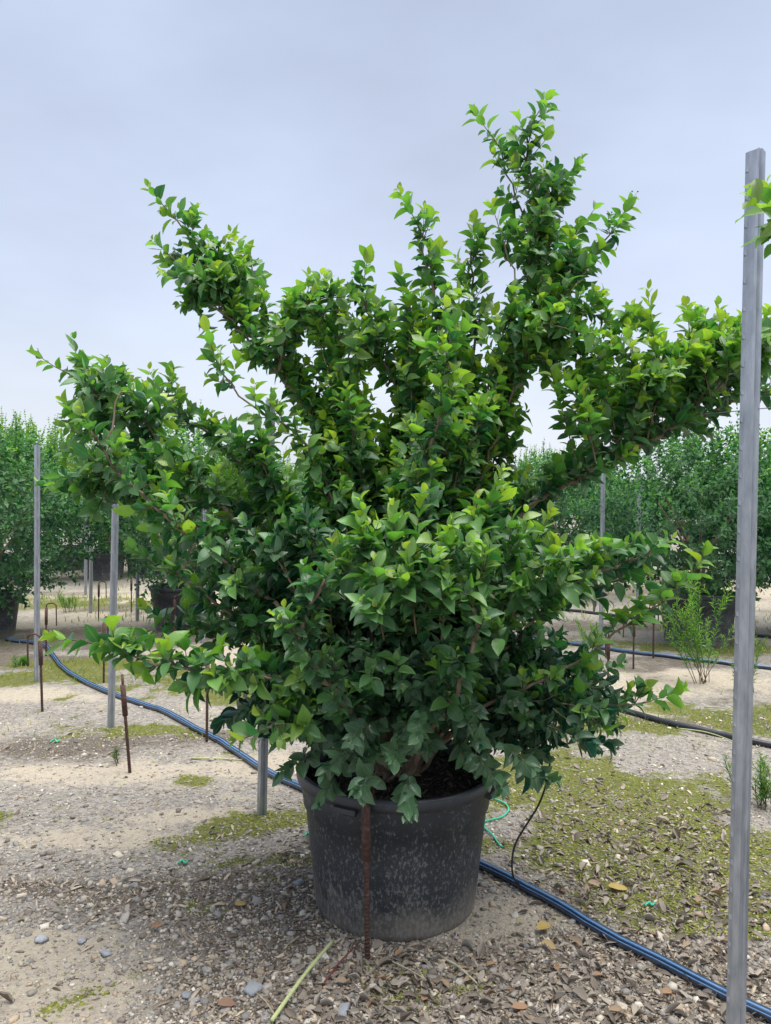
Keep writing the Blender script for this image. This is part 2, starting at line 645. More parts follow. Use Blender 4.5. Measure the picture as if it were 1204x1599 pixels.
ROCKS = [rock_temp(k, .55) for k in range(4)] + [rock_round(10 + k, .6) for k in range(4)]


def sample_zone(nwant, dens, x0=-2.4, x1=2.6, y0=1.95, y1=6.0, power=2.2):
    """ground points denser near the camera, thinned by a density function, inside the view wedge"""
    k = nwant * 7
    u = rng.random(k)
    y = (y0 ** (1 - power) + u * (y1 ** (1 - power) - y0 ** (1 - power))) ** (1 / (1 - power))
    x = rng.uniform(-.58, .58, k) * y
    keep = rng.random(k) < dens(x, y)
    return x[keep][:nwant], y[keep][:nwant]


POTX, POTY = float(P(619, 1200, 3.09)[0]), 3.09


def rotz_mats(n, sx, sy, sz, tilt):
    a = rng.uniform(0, 2 * math.pi, n)
    nrm = unit(np.stack([rng.normal(0, tilt, n), rng.normal(0, tilt, n), np.ones(n)], -1))
    ex = np.stack([np.cos(a), np.sin(a), np.zeros(n)], -1)
    ex = unit(ex - nrm * np.sum(ex * nrm, -1, keepdims=True))
    ey = np.cross(nrm, ex)
    return np.stack([ex * sx[:, None], ey * sy[:, None], nrm * sz[:, None]], -1)


def notpot(x, y, r=.31):
    return (np.hypot(x - POTX, y - POTY) > r).astype(float)


def put_scatter(name, temps, mat_, x, y, size, aspect, hgt, tilt, tint, lift, parts, partname, smooth=False):
    n = len(x)
    which = rng.integers(0, len(temps), n)
    M = rotz_mats(n, size, size * aspect, size * hgt, tilt)
    pos = np.stack([x, y, gz(x, y) + lift * size], -1)
    _, _, dep = project(pos)
    px, py, _ = project(pos)
    show = size / dep * ((px > -5) & (px < 1209) & (py < 1604))
    order = np.argsort(-show)
    single, rest = order[:parts], order[parts:]
    if parts:
        tms = [template_mesh(partname, t, mat_, smooth) for t in temps]
        for i in single:
            o = link(partname, tms[which[i]], None, ground)
            o.matrix_local = Matrix.Translation(Vector(pos[i])) @ Matrix(M[i].tolist()).to_4x4()
            o.color = (*[float(c) for c in tint[i]], 1)
    s = link(name, scatter_mesh(name, temps, which[rest], pos[rest], M[rest], tint[rest], smooth), mat_, ground)
    s['kind'] = 'stuff'


def dens_gravel(x, y):
    s, m, d, li = masks(x, y)
    return np.clip(.26 + .9 * d + .55 * (1 - s) - .5 * m, .03, 1) * notpot(x, y)


x, y = sample_zone(50000, dens_gravel)
n = len(x)
size = np.clip(rng.lognormal(math.log(.0085), .55, n), .0035, .045)
pal = np.array([(.30, .29, .28), (.23, .235, .245), (.40, .38, .34), (.17, .155, .14), (.50, .49, .47), (.33, .28, .22)])
tint = np.array((1.14, 1.08, .99)) * pal[rng.choice(6, n, p=[.28, .2, .17, .17, .07, .11])] * rng.uniform(.75, 1.25, (n, 1))
put_scatter('gravel', ROCKS, M_STONE, x, y, size, rng.uniform(.55, .95, n), rng.uniform(.5, .9, n), .35, tint, .08, 280, 'stone')


def chip_temp(seed):
    r = np.random.default_rng(seed)
    L, W, T = 1.0, r.uniform(.16, .3), r.uniform(.04, .09)
    xs = [-.5, 0, .5]
    v, f = [], []
    bend = r.uniform(-.08, .08)
    for i, xx in enumerate(xs):
        w = W * (1 if i == 1 else r.uniform(.4, .9)) / 2
        zc = bend * (1 - (2 * xx) ** 2)
        v += [(xx, -w, zc - T / 2), (xx, w, zc - T / 2), (xx, w, zc + T / 2), (xx, -w, zc + T / 2)]
    for i in range(2):
        o_ = i * 4
        for s in range(4):
            f.append((o_ + s, o_ + (s + 1) % 4, o_ + 4 + (s + 1) % 4, o_ + 4 + s))
    f += [(3, 2, 1, 0), (8, 9, 10, 11)]
    return np.array(v), f, np.zeros((12, 2))


CHIPS = [chip_temp(k) for k in range(5)]


def dens_chip(x, y):
    s, m, d, li = masks(x, y)
    return np.clip(.10 + .8 * d + .5 * li + .2 * m - .4 * s, .02, 1) * notpot(x, y)


x, y = sample_zone(20000, dens_chip)
n = len(x)
size = np.clip(rng.lognormal(math.log(.017), .5, n), .007, .06)
pal = np.array([(.16, .135, .115), (.25, .22, .19), (.36, .33, .29), (.10, .08, .065), (.46, .42, .35)])
tint = np.array((1.05, .97, .86)) * pal[rng.choice(5, n, p=[.3, .3, .18, .14, .08])] * rng.uniform(.75, 1.25, (n, 1))
put_scatter('wood_chips', CHIPS, M_STONE, x, y, size, rng.uniform(.6, 1.2, n), rng.uniform(.6, 1.2, n), .28, tint, .05, 0, 'chip')


# ---- a leaf blade: 14 points, folded along the midrib, curled along its length
def leaf_temp(seed, fold=.25, curl=.15, wave=.03, stations=(.0, .07, .24, .46, .68, .86, 1.0), twist=0.0, widths=(0, .26, .47, .50, .41, .20, 0)):
    r = np.random.default_rng(seed)
    v, uv, rows = [], [], []
    for i, (t, w) in enumerate(zip(stations, widths)):
        zc = -curl * t * t + .04 * math.sin(t * 3.1)
        yo = .06 * math.sin(t * 2.5 + seed) * (seed % 3 - 1)
        if w == 0:
            rows.append([len(v)])
            v.append((t, yo, zc))
            uv.append((0, t))
            continue
        row = []
        for s in (-1, 0, 1):
            row.append(len(v))
            tw = twist * t * s * w
            v.append((t, yo + s * w, zc + (fold * w if s else 0) + (r.uniform(-wave, wave) if s else 0) + tw))
            uv.append((s, t))
        rows.append(row)
    f = []
    for a, b in zip(rows[:-1], rows[1:]):
        if len(a) == 1:
            f += [(a[0], b[1], b[0]), (a[0], b[2], b[1])]
        elif len(b) == 1:
            f += [(a[0], a[1], b[0]), (a[1], a[2], b[0])]
        else:
            f += [(a[0], a[1], b[1], b[0]), (a[1], a[2], b[2], b[1])]
    return np.array(v), f, np.array(uv)


# template axes: x along the blade, y across (half width .5 = full width 1), z = upper face
LEAVES = [leaf_temp(0, .30, .10, .012), leaf_temp(1, .40, .22, .02, twist=.25), leaf_temp(2, .18, .30, .02), leaf_temp(3, .5, .05, .015, twist=-.3),
          leaf_temp(4, .3, -.14, .02), leaf_temp(5, .25, .42, .025, twist=.2), leaf_temp(6, .62, .16, .02), leaf_temp(8, .1, -.25, .02, twist=-.2)]
DRYL = [leaf_temp(20, .5, .35, .06, twist=.9), leaf_temp(21, .9, -.35, .08), leaf_temp(22, .25, .5, .06, twist=-1.0), leaf_temp(23, 1.3, .2, .07), leaf_temp(24, .15, .2, .05, twist=.5)]


def dens_lit(x, y):
    s, m, d, li = masks(x, y)
    return np.clip(1.1 * li + .16 * m + .05 * d - .15 * s + .015, .004, 1) * notpot(x, y)


x, y = sample_zone(7000, dens_lit)
n = len(x)
size = np.clip(rng.lognormal(math.log(.024), .45, n), .008, .058)
pal = np.array([(.22, .195, .17), (.34, .31, .275), (.14, .115, .095), (.46, .42, .36), (.32, .21, .13)])
tint = 1.15 * pal[rng.choice(5, n, p=[.32, .28, .2, .14, .06])] * rng.uniform(.75, 1.2, (n, 1))
put_scatter('leaf_litter', DRYL, M_DRY, x, y, size, rng.uniform(.2, .5, n), rng.uniform(.3, .65, n), .5, tint, .08, 260, 'dry_leaf', True)


def dens_moss(x, y):
    s, m, d, li = masks(x, y)
    return np.clip((m - .25) * 1.3, 0, 1) * np.clip((fbm(x, y, 14, 77) - .36) * 7, 0, 1) * notpot(x, y)


x, y = sample_zone(30000, dens_moss)
n = len(x)
size = np.clip(rng.lognormal(math.log(.009), .45, n), .004, .024)
pal = np.array([(.12, .145, .018), (.19, .21, .028), (.075, .09, .016), (.27, .27, .07)])
tint = pal[rng.choice(4, n, p=[.35, .3, .2, .15])] * rng.uniform(.8, 1.2, (n, 1))
put_scatter('moss', ROCKS[4:], M_STONE, x, y, size, rng.uniform(.7, 1.1, n), rng.uniform(.25, .5, n), .2, tint, .02, 0, 'moss', True)

BLADE = [(np.array([(0, -.5, 0), (0, .5, 0), (.25, -.4, .55), (.25, .4, .55), (.6, 0, 1.0)]), [(0, 1, 3, 2), (2, 3, 4)], np.zeros((5, 2)))]
k = 26000
y = 5.0 * (22.0 / 5.0) ** rng.random(k)
x = rng.uniform(-.56, .56, k) * y
gm_ = masks(x, y)[1]
keep = rng.random(k) < np.clip(gm_ * .7 + (fbm(x, y, .6, 91) - .5) * 2.6, .01, .9)
x, y = x[keep], y[keep]
n = len(x)
h_ = rng.uniform(.02, .09, n) * np.clip(y / 9, .6, 1.5)
pal = np.array([(.20, .25, .06), (.33, .31, .14), (.13, .20, .04), (.40, .34, .20)])
a = rng.uniform(0, 6.28, n)
M_ = np.zeros((n, 3, 3))
M_[:, 0, 0], M_[:, 1, 0] = np.cos(a) * h_, np.sin(a) * h_
M_[:, 0, 1], M_[:, 1, 1] = -np.sin(a) * .007 * y / 6, np.cos(a) * .007 * y / 6
M_[:, 2, 2] = h_
gr = link('grass', scatter_mesh('grass', BLADE, np.zeros(n, int), np.stack([x, y, gz(x, y) - .004], -1), M_, pal[rng.integers(0, 4, n)] * rng.uniform(.8, 1.2, (n, 1)), False), M_WEED, ground)
gr['kind'] = 'stuff'

# ------------------------------------------------------------------ plants
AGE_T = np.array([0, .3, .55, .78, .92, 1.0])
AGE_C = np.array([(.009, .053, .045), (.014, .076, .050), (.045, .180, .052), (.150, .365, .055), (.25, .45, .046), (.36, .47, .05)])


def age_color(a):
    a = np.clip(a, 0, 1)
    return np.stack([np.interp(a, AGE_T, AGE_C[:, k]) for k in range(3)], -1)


class Plant:
    def __init__(self):
        self.pos, self.dir, self.nrm, self.len, self.wid, self.col = [], [], [], [], [], []
        self.tw = MB()
        self.tips = []

    def shoot(self, p, d, L, old=.1, young=.8, size=.066, inter=.0225, rad=.0026, lift=.35, wiggle=.12, droop=.25, aspect=.57, spread=(72, 34), start=0.0, jit=.10, sunny=1.0):
        n = max(3, int(L / inter))
        t = np.linspace(0, 1, n + 1)
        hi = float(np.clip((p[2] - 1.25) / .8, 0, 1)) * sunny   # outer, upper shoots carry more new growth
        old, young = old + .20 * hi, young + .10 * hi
        dd = unit(np.asarray(d, float))[None] + UP[None] * (lift * t[:, None])
        dd = unit(dd + np.cumsum(rng.normal(0, wiggle / math.sqrt(n), (n + 1, 3)), 0))
        pts = np.asarray(p, float)[None] + np.concatenate([np.zeros((1, 3)), np.cumsum(dd[:-1] * (L / n), 0)])
        if rad > 0:
            sub = pts[:: 2] if n > 5 else pts
            self.tw.tube(sub, np.linspace(rad, rad * .4, len(sub)), 3, False)
        ref = unit(np.cross(dd, np.array([.31, .22, .93])))
        b = np.cross(dd, ref)
        phi = rng.uniform(0, 6.28) + np.arange(n + 1) * (math.pi / 2)
        for side in (0, math.pi):
            ph = phi + side + rng.normal(0, .25, n + 1)
            rdl = ref * np.cos(ph)[:, None] + b * np.sin(ph)[:, None]
            sp = np.radians(np.interp(t, [0, 1], spread) + rng.normal(0, 11, n + 1))
            ld = dd * np.cos(sp)[:, None] + rdl * np.sin(sp)[:, None]
            ld[:, 2] -= droop * (1 - t) * rng.uniform(.3, 1.2, n + 1)
            ld = unit(ld)
            nr = dd + UP * .35 + rng.normal(0, .28, (n + 1, 3))
            nr = unit(nr - ld * np.sum(nr * ld, -1, keepdims=True))
            prof = np.interp(t, [0, .25, .7, .9, 1], [.8, 1, 1, .78, .5])
            ln = size * prof * rng.uniform(.62, 1.2, n + 1)
            k = (rng.random(n + 1) < .94) & (t >= start)
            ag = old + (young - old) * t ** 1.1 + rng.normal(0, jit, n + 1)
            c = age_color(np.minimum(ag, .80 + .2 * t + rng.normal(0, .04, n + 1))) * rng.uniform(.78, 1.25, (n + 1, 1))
            self.pos.append((pts + ld * .006)[k])
            self.dir.append(ld[k])
            self.nrm.append(nr[k])
            self.len.append(ln[k])
            self.wid.append((ln * aspect * rng.uniform(.85, 1.2, n + 1))[k])
            self.col.append(c[k])
        self.tips.append((pts[-1], dd[-1]))
        return pts, dd

    def arrays(self):
        return [np.concatenate(q) for q in (self.pos, self.dir, self.nrm, self.len, self.wid, self.col)]

    def flush(self, root, mat_, temps, singles=0, offset=np.zeros(3), name='foliage', cap=None):
        pos, d, nr, ln, wd, col = self.arrays()
        side = np.cross(nr, d)
        M = np.stack([d * ln[:, None], side * wd[:, None], nr * ln[:, None]], -1)
        which = rng.integers(0, len(temps), len(pos))
        pos = pos - offset
        order = np.arange(len(pos))
        if singles:
            wp = pos + offset
            px, py, dep = project(wp)
            vis = (px > 5) & (px < 1199) & (py > 5)
            view = unit(wp - np.array([0, 0, CAM_H]))
            area = ln * wd / dep ** 2 * (.25 + np.abs(np.sum(nr * view, -1)))
            # leaves with nothing in front of them: nearest in a coarse pixel cell
            cell = (np.floor(px / 14) * 10000 + np.floor(py / 14)).astype(int)
            first = np.zeros(len(pos), bool)
            o_ = np.argsort(dep)
            _, fi = np.unique(cell[o_], return_index=True)
            first[o_[fi]] = True
            order = np.argsort(-(area * vis * first))
            tms = [template_mesh('leaf', t, mat_, True) for t in temps]
            for i in order[:singles]:
                o = link('leaf', tms[which[i]], None, root)
                o.matrix_local = Matrix.Translation(Vector(pos[i])) @ Matrix(M[i].tolist()).to_4x4()
                o.color = (*[float(c) for c in col[i]], 1)
            order = order[singles:]
        s = link(name, scatter_mesh(name, temps, which[order], pos[order], M[order], col[order], True), mat_, root)
        s['kind'] = 'stuff'
        if self.tw.n:
            self.tw.v = [np.concatenate(self.tw.v) - offset]
            t = self.tw.build('twigs', M_TWIG, root)
            t['kind'] = 'stuff'
        return len(pos)


def catmull(pts, step=.05):
    pts = np.asarray(pts, float)
    p = np.concatenate([[2 * pts[0] - pts[1]], pts, [2 * pts[-1] - pts[-2]]])
    out = []
    for i in range(1, len(p) - 2):
        n = max(2, int(np.linalg.norm(p[i + 1] - p[i]) / step))
        for t in np.linspace(0, 1, n, endpoint=False):
            a, b, c, d = p[i - 1], p[i], p[i + 1], p[i + 2]
            out.append(.5 * ((2 * b) + (c - a) * t + (2 * a - 5 * b + 4 * c - d) * t * t + (3 * b - 3 * c + d - a) * t ** 3))
    out.append(pts[-1])
    return np.array(out)


def grow_limb(pl, root, path, r0, r1, dens, old, young, L=(.14, .30), t0=.25, upb=.45, size=.066, seg=7, off=np.zeros(3), mat_=None, lift=.35, out=None, droop=.25, clump=.13):
    """a limb tube (a part of its own) with leafy shoots all along it"""
    n = len(path)
    t = np.linspace(0, 1, n)
    path = path + np.concatenate([np.zeros((1, 3)), rng.normal(0, .006, (n - 1, 3))])
    MB().tube(path - off, r0 + (r1 - r0) * t ** .8, seg).build('branch', mat_ or M_BARK, root, True)
    tang = unit(np.gradient(path, axis=0))
    length = np.sum(np.linalg.norm(np.diff(path, axis=0), axis=1))
    k = int(length * (1 - t0) * dens)
    sd_ = rng.uniform(0, 99)
    for tt in t0 + (1 - t0) * (np.arange(k) + rng.random(k)) / max(k, 1):
        if vnoise(tt * length * 5.5, sd_, 1.0, 5) < clump:
            continue
        i = min(n - 1, int(tt * (n - 1)))
        rd = unit(rng.normal(0, 1, 3))
        rd = unit(rd - tang[i] * np.dot(rd, tang[i]))
        d = tang[i] * rng.uniform(.15, .8) + rd * rng.uniform(.6, 1.0) + UP * upb * rng.uniform(.3, 1.4)
        if out is not None:
            d = d + out * .35
        LL = rng.uniform(*L) * (1 - .35 * tt)
        pl.shoot(path[i], d, LL, old + rng.normal(0, .05), young + .08 + rng.normal(0, .16), size, lift=lift, droop=droop)
    pl.shoot(path[-1] - tang[-1] * .02, tang[-1], rng.uniform(.10, .18), old + .1, young + .1, size, lift=lift * .6, droop=droop)


# ---- the main shrub
D0 = POTY
SOIL_Z = .50
base0 = np.array([POTX, D0, SOIL_Z - .03])
shrub = thing('privet_shrub', 'large spreading glossy-leaved shrub rooted in the black tub with the rusty stake', 'shrub', tuple(base0))
PL = Plant()


PATHS, FULL = [], []


def limb(pts, r0, r1, dens=22, old=.12, young=.72, t0=.25, off=(0, 0), **kw):
    a = rng.uniform(0, 6.28)
    b = base0 + np.array([math.cos(a), math.sin(a), 0]) * rng.uniform(.01, .09)
    w = [b] + [P(px, py, D0 + dy) for px, py, dy in pts]
    path = catmull(w)
    seglen = np.cumsum(np.linalg.norm(np.diff(path[::-1], axis=0), axis=1))
    cut = int(np.searchsorted(seglen, .10))
    path = path[:len(path) - cut]
    if r0 >= .016:
        PATHS.append(path[3:int(len(path) * .8)])
    FULL.append(path[int(len(path) * .3):-2])
    t0 = t0 * .85
    grow_limb(PL, shrub, path, r0 * .8, r1, dens * 1.8, old + .05, young + .06, t0=t0, off=base0, **kw)


# upper left limb and its forks
limb([(575, 950, .1), (530, 720, .2), (450, 580, .2), (370, 505, .2), (310, 440, .2), (250, 390, .2)], .024, .004, 20, .25, .62, .42, L=(.10, .20))
limb([(570, 950, .1), (510, 690, .15), (400, 545, .15), (335, 470, .15), (300, 380, .15), (245, 305, .15)], .020, .003, 17, .30, .72, .5, L=(.08, .17))
limb([(570, 930, .2), (520, 700, .3), (455, 590, .3), (410, 480, .3), (378, 385, .3)], .016, .003, 17, .35, .75, .55, L=(.08, .16))
limb([(560, 900, -.1), (480, 700, -.1), (400, 640, -.15), (345, 580, -.15), (330, 530, -.15)], .014, .003, 18, .35, .78, .5, L=(.09, .18))
# left limbs
limb([(540, 1020, -.05), (430, 880, -.1), (320, 760, -.15), (215, 680, -.15), (140, 610, -.15), (85, 562, -.15)], .026, .004, 22, .22, .68, .35, L=(.10, .22))
limb([(530, 1050, -.2), (410, 930, -.35), (300, 840, -.4), (210, 760, -.4), (150, 690, -.4), (110, 640, -.4)], .020, .004, 20, .25, .72, .4, L=(.09, .20))
limb([(520, 1020, .1), (400, 890, .15), (290, 810, .2), (190, 770, .2), (95, 765, .2)], .020, .004, 22, .25, .55, .4, L=(.10, .20), upb=.3)
limb([(540, 980, .2), (450, 800, .3), (350, 700, .35), (270, 640, .35), (240, 590, .35)], .018, .004, 22, .3, .78, .45, L=(.10, .22))
limb([(500, 1060, -.2), (400, 990, -.3), (310, 920, -.35), (235, 880, -.35), (200, 860, -.35)], .016, .004, 22, .25, .75, .4, L=(.09, .18))
limb([(520, 1090, -.25), (440, 1060, -.45), (340, 1055, -.55), (240, 1035, -.6), (130, 1000, -.62)], .016, .003, 24, .35, .85, .35, L=(.07, .16), upb=.3, size=.075, clump=0)
limb([(510, 1120, -.3), (460, 1130, -.5), (410, 1140, -.6), (370, 1165, -.65)], .010, .003, 26, .4, .8, .4, L=(.05, .11), upb=.2, size=.072, clump=0)
limb([(500, 1080, -.1), (400, 1020, -.1), (320, 990, -.1), (250, 960, -.1)], .012, .003, 24, .2, .6, .45, L=(.09, .18))
# tan branch in front, left of the middle
limb([(545, 1110, -.45), (490, 1040, -.62), (465, 985, -.66), (500, 920, -.66), (520, 870, -.64)], .020, .006, 16, .18, .6, .55, L=(.08, .2))
# middle leaders
limb([(625, 900, .1), (640, 700, .1), (600, 560, .1), (570, 480, .1), (560, 420, .1)], .024, .004, 20, .25, .8, .35, L=(.10, .22))
limb([(650, 900, .0), (670, 760, -.05), (690, 600, -.05), (680, 480, -.05), (645, 330, -.05)], .026, .004, 20, .2, .8, .35, L=(.10, .22))
limb([(660, 920, .15), (700, 750, .2), (740, 580, .2), (740, 470, .2), (735, 375, .2)], .022, .004, 20, .3, .82, .4, L=(.10, .22))
limb([(600, 930, .3), (580, 740, .4), (530, 600, .45), (490, 520, .45), (480, 480, .45)], .018, .004, 20, .3, .8, .4, L=(.10, .2))
limb([(650, 900, -.3), (660, 740, -.4), (690, 620, -.4), (700, 520, -.4), (690, 490, -.4)], .018, .004, 20, .2, .85, .4, L=(.10, .2))
# the tall right leader and its forks
limb([(680, 900, .05), (750, 680, .1), (815, 520, .1), (850, 430, .1), (845, 330, .1), (825, 250, .1), (836, 165, .1)], .026, .004, 19, .25, .55, .45, L=(.09, .21), upb=.3)
limb([(700, 880, .15), (780, 640, .2), (835, 500, .2), (840, 400, .2), (800, 290, .2), (765, 195, .2)], .018, .003, 15, .3, .62, .58, L=(.07, .14))
limb([(700, 880, 0), (790, 640, .0), (850, 500, .0), (915, 420, .0), (975, 330, .0)], .016, .003, 14, .3, .6, .6, L=(.07, .15))
limb([(690, 900, .2), (770, 640, .25), (845, 480, .25), (895, 380, .25), (920, 330, .25)], .016, .003, 15, .28, .6, .6, L=(.08, .16))
limb([(680, 900, .0), (750, 640, .0), (800, 470, .0), (795, 400, .0), (770, 340, .0)], .014, .003, 16, .3, .75, .6, L=(.08, .16))
# the long right limb with its upright shoots
limb([(720, 1000, -.05), (790, 830, -.05), (900, 745, -.05), (1010, 690, -.05), (1100, 630, -.05), (1165, 565, -.05)], .030, .005, 22, .15, .6, .3, L=(.10, .24), upb=.75)
limb([(730, 960, .1), (850, 770, .1), (1000, 690, .15), (1120, 640, .15), (1240, 590, .15)], .022, .005, 20, .2, .6, .4, L=(.10, .22), upb=.6)
for tip, stem in (((945, 470, 0), (985, 660)), ((1000, 455, -.1), (1040, 640)), ((1065, 480, 0), (1090, 610)), ((1120, 475, -.1), (1120, 600)),
                  ((1150, 500, .05), (1150, 590)), ((880, 470, .1), (935, 640)), ((930, 530, -.1), (960, 670)), ((1030, 520, .1), (1060, 640)),
                  ((1185, 470, .1), (1180, 590)), ((860, 560, -.1), (900, 720)), ((980, 520, -.15), (1020, 660)), ((1090, 530, -.15), (1110, 620)),
                  ((1150, 540, -.2), (1130, 610)), ((1010, 560, .05), (1000, 670)), ((905, 600, -.2), (930, 720))):
    a, b = P(*stem, D0 + tip[2]), P(tip[0], tip[1], D0 + tip[2])
    L_ = float(np.linalg.norm(b - a))
    PL.shoot(a, b - a, L_,   .45, .98, .070, lift=.05, wiggle=.06, inter=.032, start=.25, rad=.0034)
    for s_ in range(3):
        q = a + (b - a) * rng.uniform(.2, .7)
        PL.shoot(q, unit(b - a) + rng.normal(0, .45, 3), rng.uniform(.08, .16), .35, .92, .064)
# right middle and lower right
limb([(720, 1060, -.25), (800, 960, -.35), (890, 910, -.4), (980, 880, -.4), (1045, 850, -.4)], .020, .004, 24, .25, .72, .35, L=(.09, .2))
limb([(720, 1080, -.1), (830, 980, -.1), (930, 920, -.1), (1010, 880, -.1)], .016, .004, 24, .15, .5, .35, L=(.10, .2))
limb([(740, 1110, -.2), (850, 1060, -.3), (940, 1005, -.32), (1015, 950, -.34), (1085, 895, -.34)], .013, .003, 11, .5, .88, .62, L=(.04, .09), size=.072)
limb([(730, 1120, -.15), (830, 1110, -.25), (920, 1100, -.3), (990, 1105, -.32), (1050, 1092, -.34)], .014, .003, 20, .35, .75, .4, L=(.06, .14), upb=.25, clump=0)
limb([(720, 1110, .1), (800, 1070, .15), (880, 1060, .15), (940, 1050, .15)], .014, .004, 24, .1, .4, .4, L=(.10, .2), upb=.15)
limb([(700, 1100, -.45), (730, 1040, -.62), (740, 980, -.68), (735, 930, -.7)], .018, .006, 16, .15, .7, .5, L=(.09, .2))
# bright young shoots in the middle front
for bx, by, tx, ty, dy in ((590, 960, 552, 785, -.72), (620, 940, 612, 790, -.74), (640, 950, 660, 772, -.70), (660, 960, 712, 815, -.72), (700, 960, 783, 735, -.62),
                           (760, 960, 815, 800, -.6), (740, 970, 760, 850, -.72), (780, 960, 850, 800, -.5), (600, 1000, 570, 880, -.78), (650, 990, 640, 860, -.78),
                           (800, 960, 880, 850, -.6), (690, 1000, 700, 880, -.76), (560, 960, 520, 850, -.6), (820, 980, 900, 900, -.62), (720, 930, 745, 780, -.5)):
    a, b = P(bx, by, D0 + dy + .12), P(tx, ty, D0 + dy)
    PL.shoot(a, b - a, float(np.linalg.norm(b - a)), .4, 1.0, .072, lift=.05, wiggle=.06, inter=.028, start=.12, rad=.0032)
    for s_ in range(4):
        q = a + (b - a) * rng.uniform(.1, .7)
        PL.shoot(q, unit(b - a) + rng.normal(0, .5, 3), rng.uniform(.08, .17), .35, .92, .068)
for tx, ty, dy in ((780, 965, -.74), (580, 1030, -.74), (620, 1015, -.74), (440, 1130, -.6)):
    PL.shoot(P(tx, ty + 30, D0 + dy + .1), P(tx, ty, D0 + dy) - P(tx, ty + 30, D0 + dy + .1), .06, .6, .75, .074, lift=.1)

# the dense body: many inner limbs reaching to points through the crown's volume
def inner(n_, cx, cy, cz, ax, ay, az, old, young, upb, dens, L, zmin, droop=.25, lift=.3, t0=.22, near=False):
    for k in range(n_):
        while True:
            q = rng.normal(0, 1, 3)
            q = unit(q) * rng.uniform(.45, 1.0) ** .6
            tgt = np.array([cx + q[0] * ax, cy + q[1] * ay, cz + q[2] * az])
            if tgt[2] > zmin:
                break
        cand = np.concatenate(FULL if near else PATHS)
        sc_ = np.linalg.norm(cand - tgt, axis=1) + 1.5 * np.maximum(0, cand[:, 2] - tgt[2] + .03) if near else np.linalg.norm(cand - (base0 + (tgt - base0) * .42), axis=1) + .25 * np.maximum(0, cand[:, 2] - tgt[2] + .05)
        b = cand[np.argsort(sc_)[rng.integers(2, 9) if near else rng.integers(0, 6)]]
        r_b = .005 if near else .009
        mid1 = b + (tgt - b) * .35 + np.array([0, 0, .05])
        mid2 = b + (tgt - b) * .7 + np.array([0, 0, .05])
        grow_limb(PL, shrub, catmull([b, mid1, mid2, tgt],   .04 if near else .07), r_b, .0025, dens * (1.6 if near else 1.25), old, young, L=L, t0=t0, off=base0, upb=upb, seg=5,
                  lift=lift, droop=droop, out=unit(tgt - b))


cx = POTX
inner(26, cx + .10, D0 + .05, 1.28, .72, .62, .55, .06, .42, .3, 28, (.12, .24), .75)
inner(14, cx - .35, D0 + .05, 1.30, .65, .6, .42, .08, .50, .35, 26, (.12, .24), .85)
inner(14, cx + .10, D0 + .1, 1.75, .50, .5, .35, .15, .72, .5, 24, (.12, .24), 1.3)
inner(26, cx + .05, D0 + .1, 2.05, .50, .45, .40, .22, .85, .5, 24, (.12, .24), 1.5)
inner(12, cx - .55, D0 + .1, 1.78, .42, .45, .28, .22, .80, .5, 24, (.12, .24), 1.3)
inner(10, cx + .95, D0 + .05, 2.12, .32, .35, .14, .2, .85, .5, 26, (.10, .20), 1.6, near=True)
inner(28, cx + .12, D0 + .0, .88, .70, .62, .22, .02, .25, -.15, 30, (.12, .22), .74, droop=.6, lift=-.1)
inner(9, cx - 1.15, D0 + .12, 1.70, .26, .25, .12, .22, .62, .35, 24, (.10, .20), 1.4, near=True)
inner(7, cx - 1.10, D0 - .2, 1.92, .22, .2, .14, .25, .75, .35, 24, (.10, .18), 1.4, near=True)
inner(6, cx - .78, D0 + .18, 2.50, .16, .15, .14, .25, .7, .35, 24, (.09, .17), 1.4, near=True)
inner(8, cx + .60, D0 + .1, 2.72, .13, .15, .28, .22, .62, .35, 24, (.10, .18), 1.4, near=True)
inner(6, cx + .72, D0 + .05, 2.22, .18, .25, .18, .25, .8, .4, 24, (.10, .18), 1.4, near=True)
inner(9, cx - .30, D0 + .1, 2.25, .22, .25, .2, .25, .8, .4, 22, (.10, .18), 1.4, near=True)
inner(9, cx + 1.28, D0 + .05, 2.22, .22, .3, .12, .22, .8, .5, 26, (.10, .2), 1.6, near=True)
# a skirt of drooping old leaves over the tub's rim
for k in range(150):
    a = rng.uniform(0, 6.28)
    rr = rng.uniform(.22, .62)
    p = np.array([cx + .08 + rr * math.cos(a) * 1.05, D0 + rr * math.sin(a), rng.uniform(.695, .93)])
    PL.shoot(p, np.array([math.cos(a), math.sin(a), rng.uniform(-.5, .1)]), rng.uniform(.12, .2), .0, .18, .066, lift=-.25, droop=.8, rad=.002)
# dry flower heads on some tips
tips = [PL.tips[i] for i in rng.permutation(len(PL.tips)) if PL.tips[i][0][2] > 1.5][:26]
for p, d in tips:
    mb = MB()
    for q in range(5):
        e_ = unit(d + rng.normal(0, .5, 3)) * rng.uniform(.02, .05)
        mb.tube(np.array([p, p + e_ * .6, p + e_]) - base0, [.0009, .0008, .0006], 3)
        v, f, _ = ROCKS[4]
        mb.add(v * .009 + p + e_ - base0, f)
    mb.build('seed_head', M_BUD, shrub)
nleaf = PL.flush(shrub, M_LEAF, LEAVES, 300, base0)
print('main leaves', nleaf)

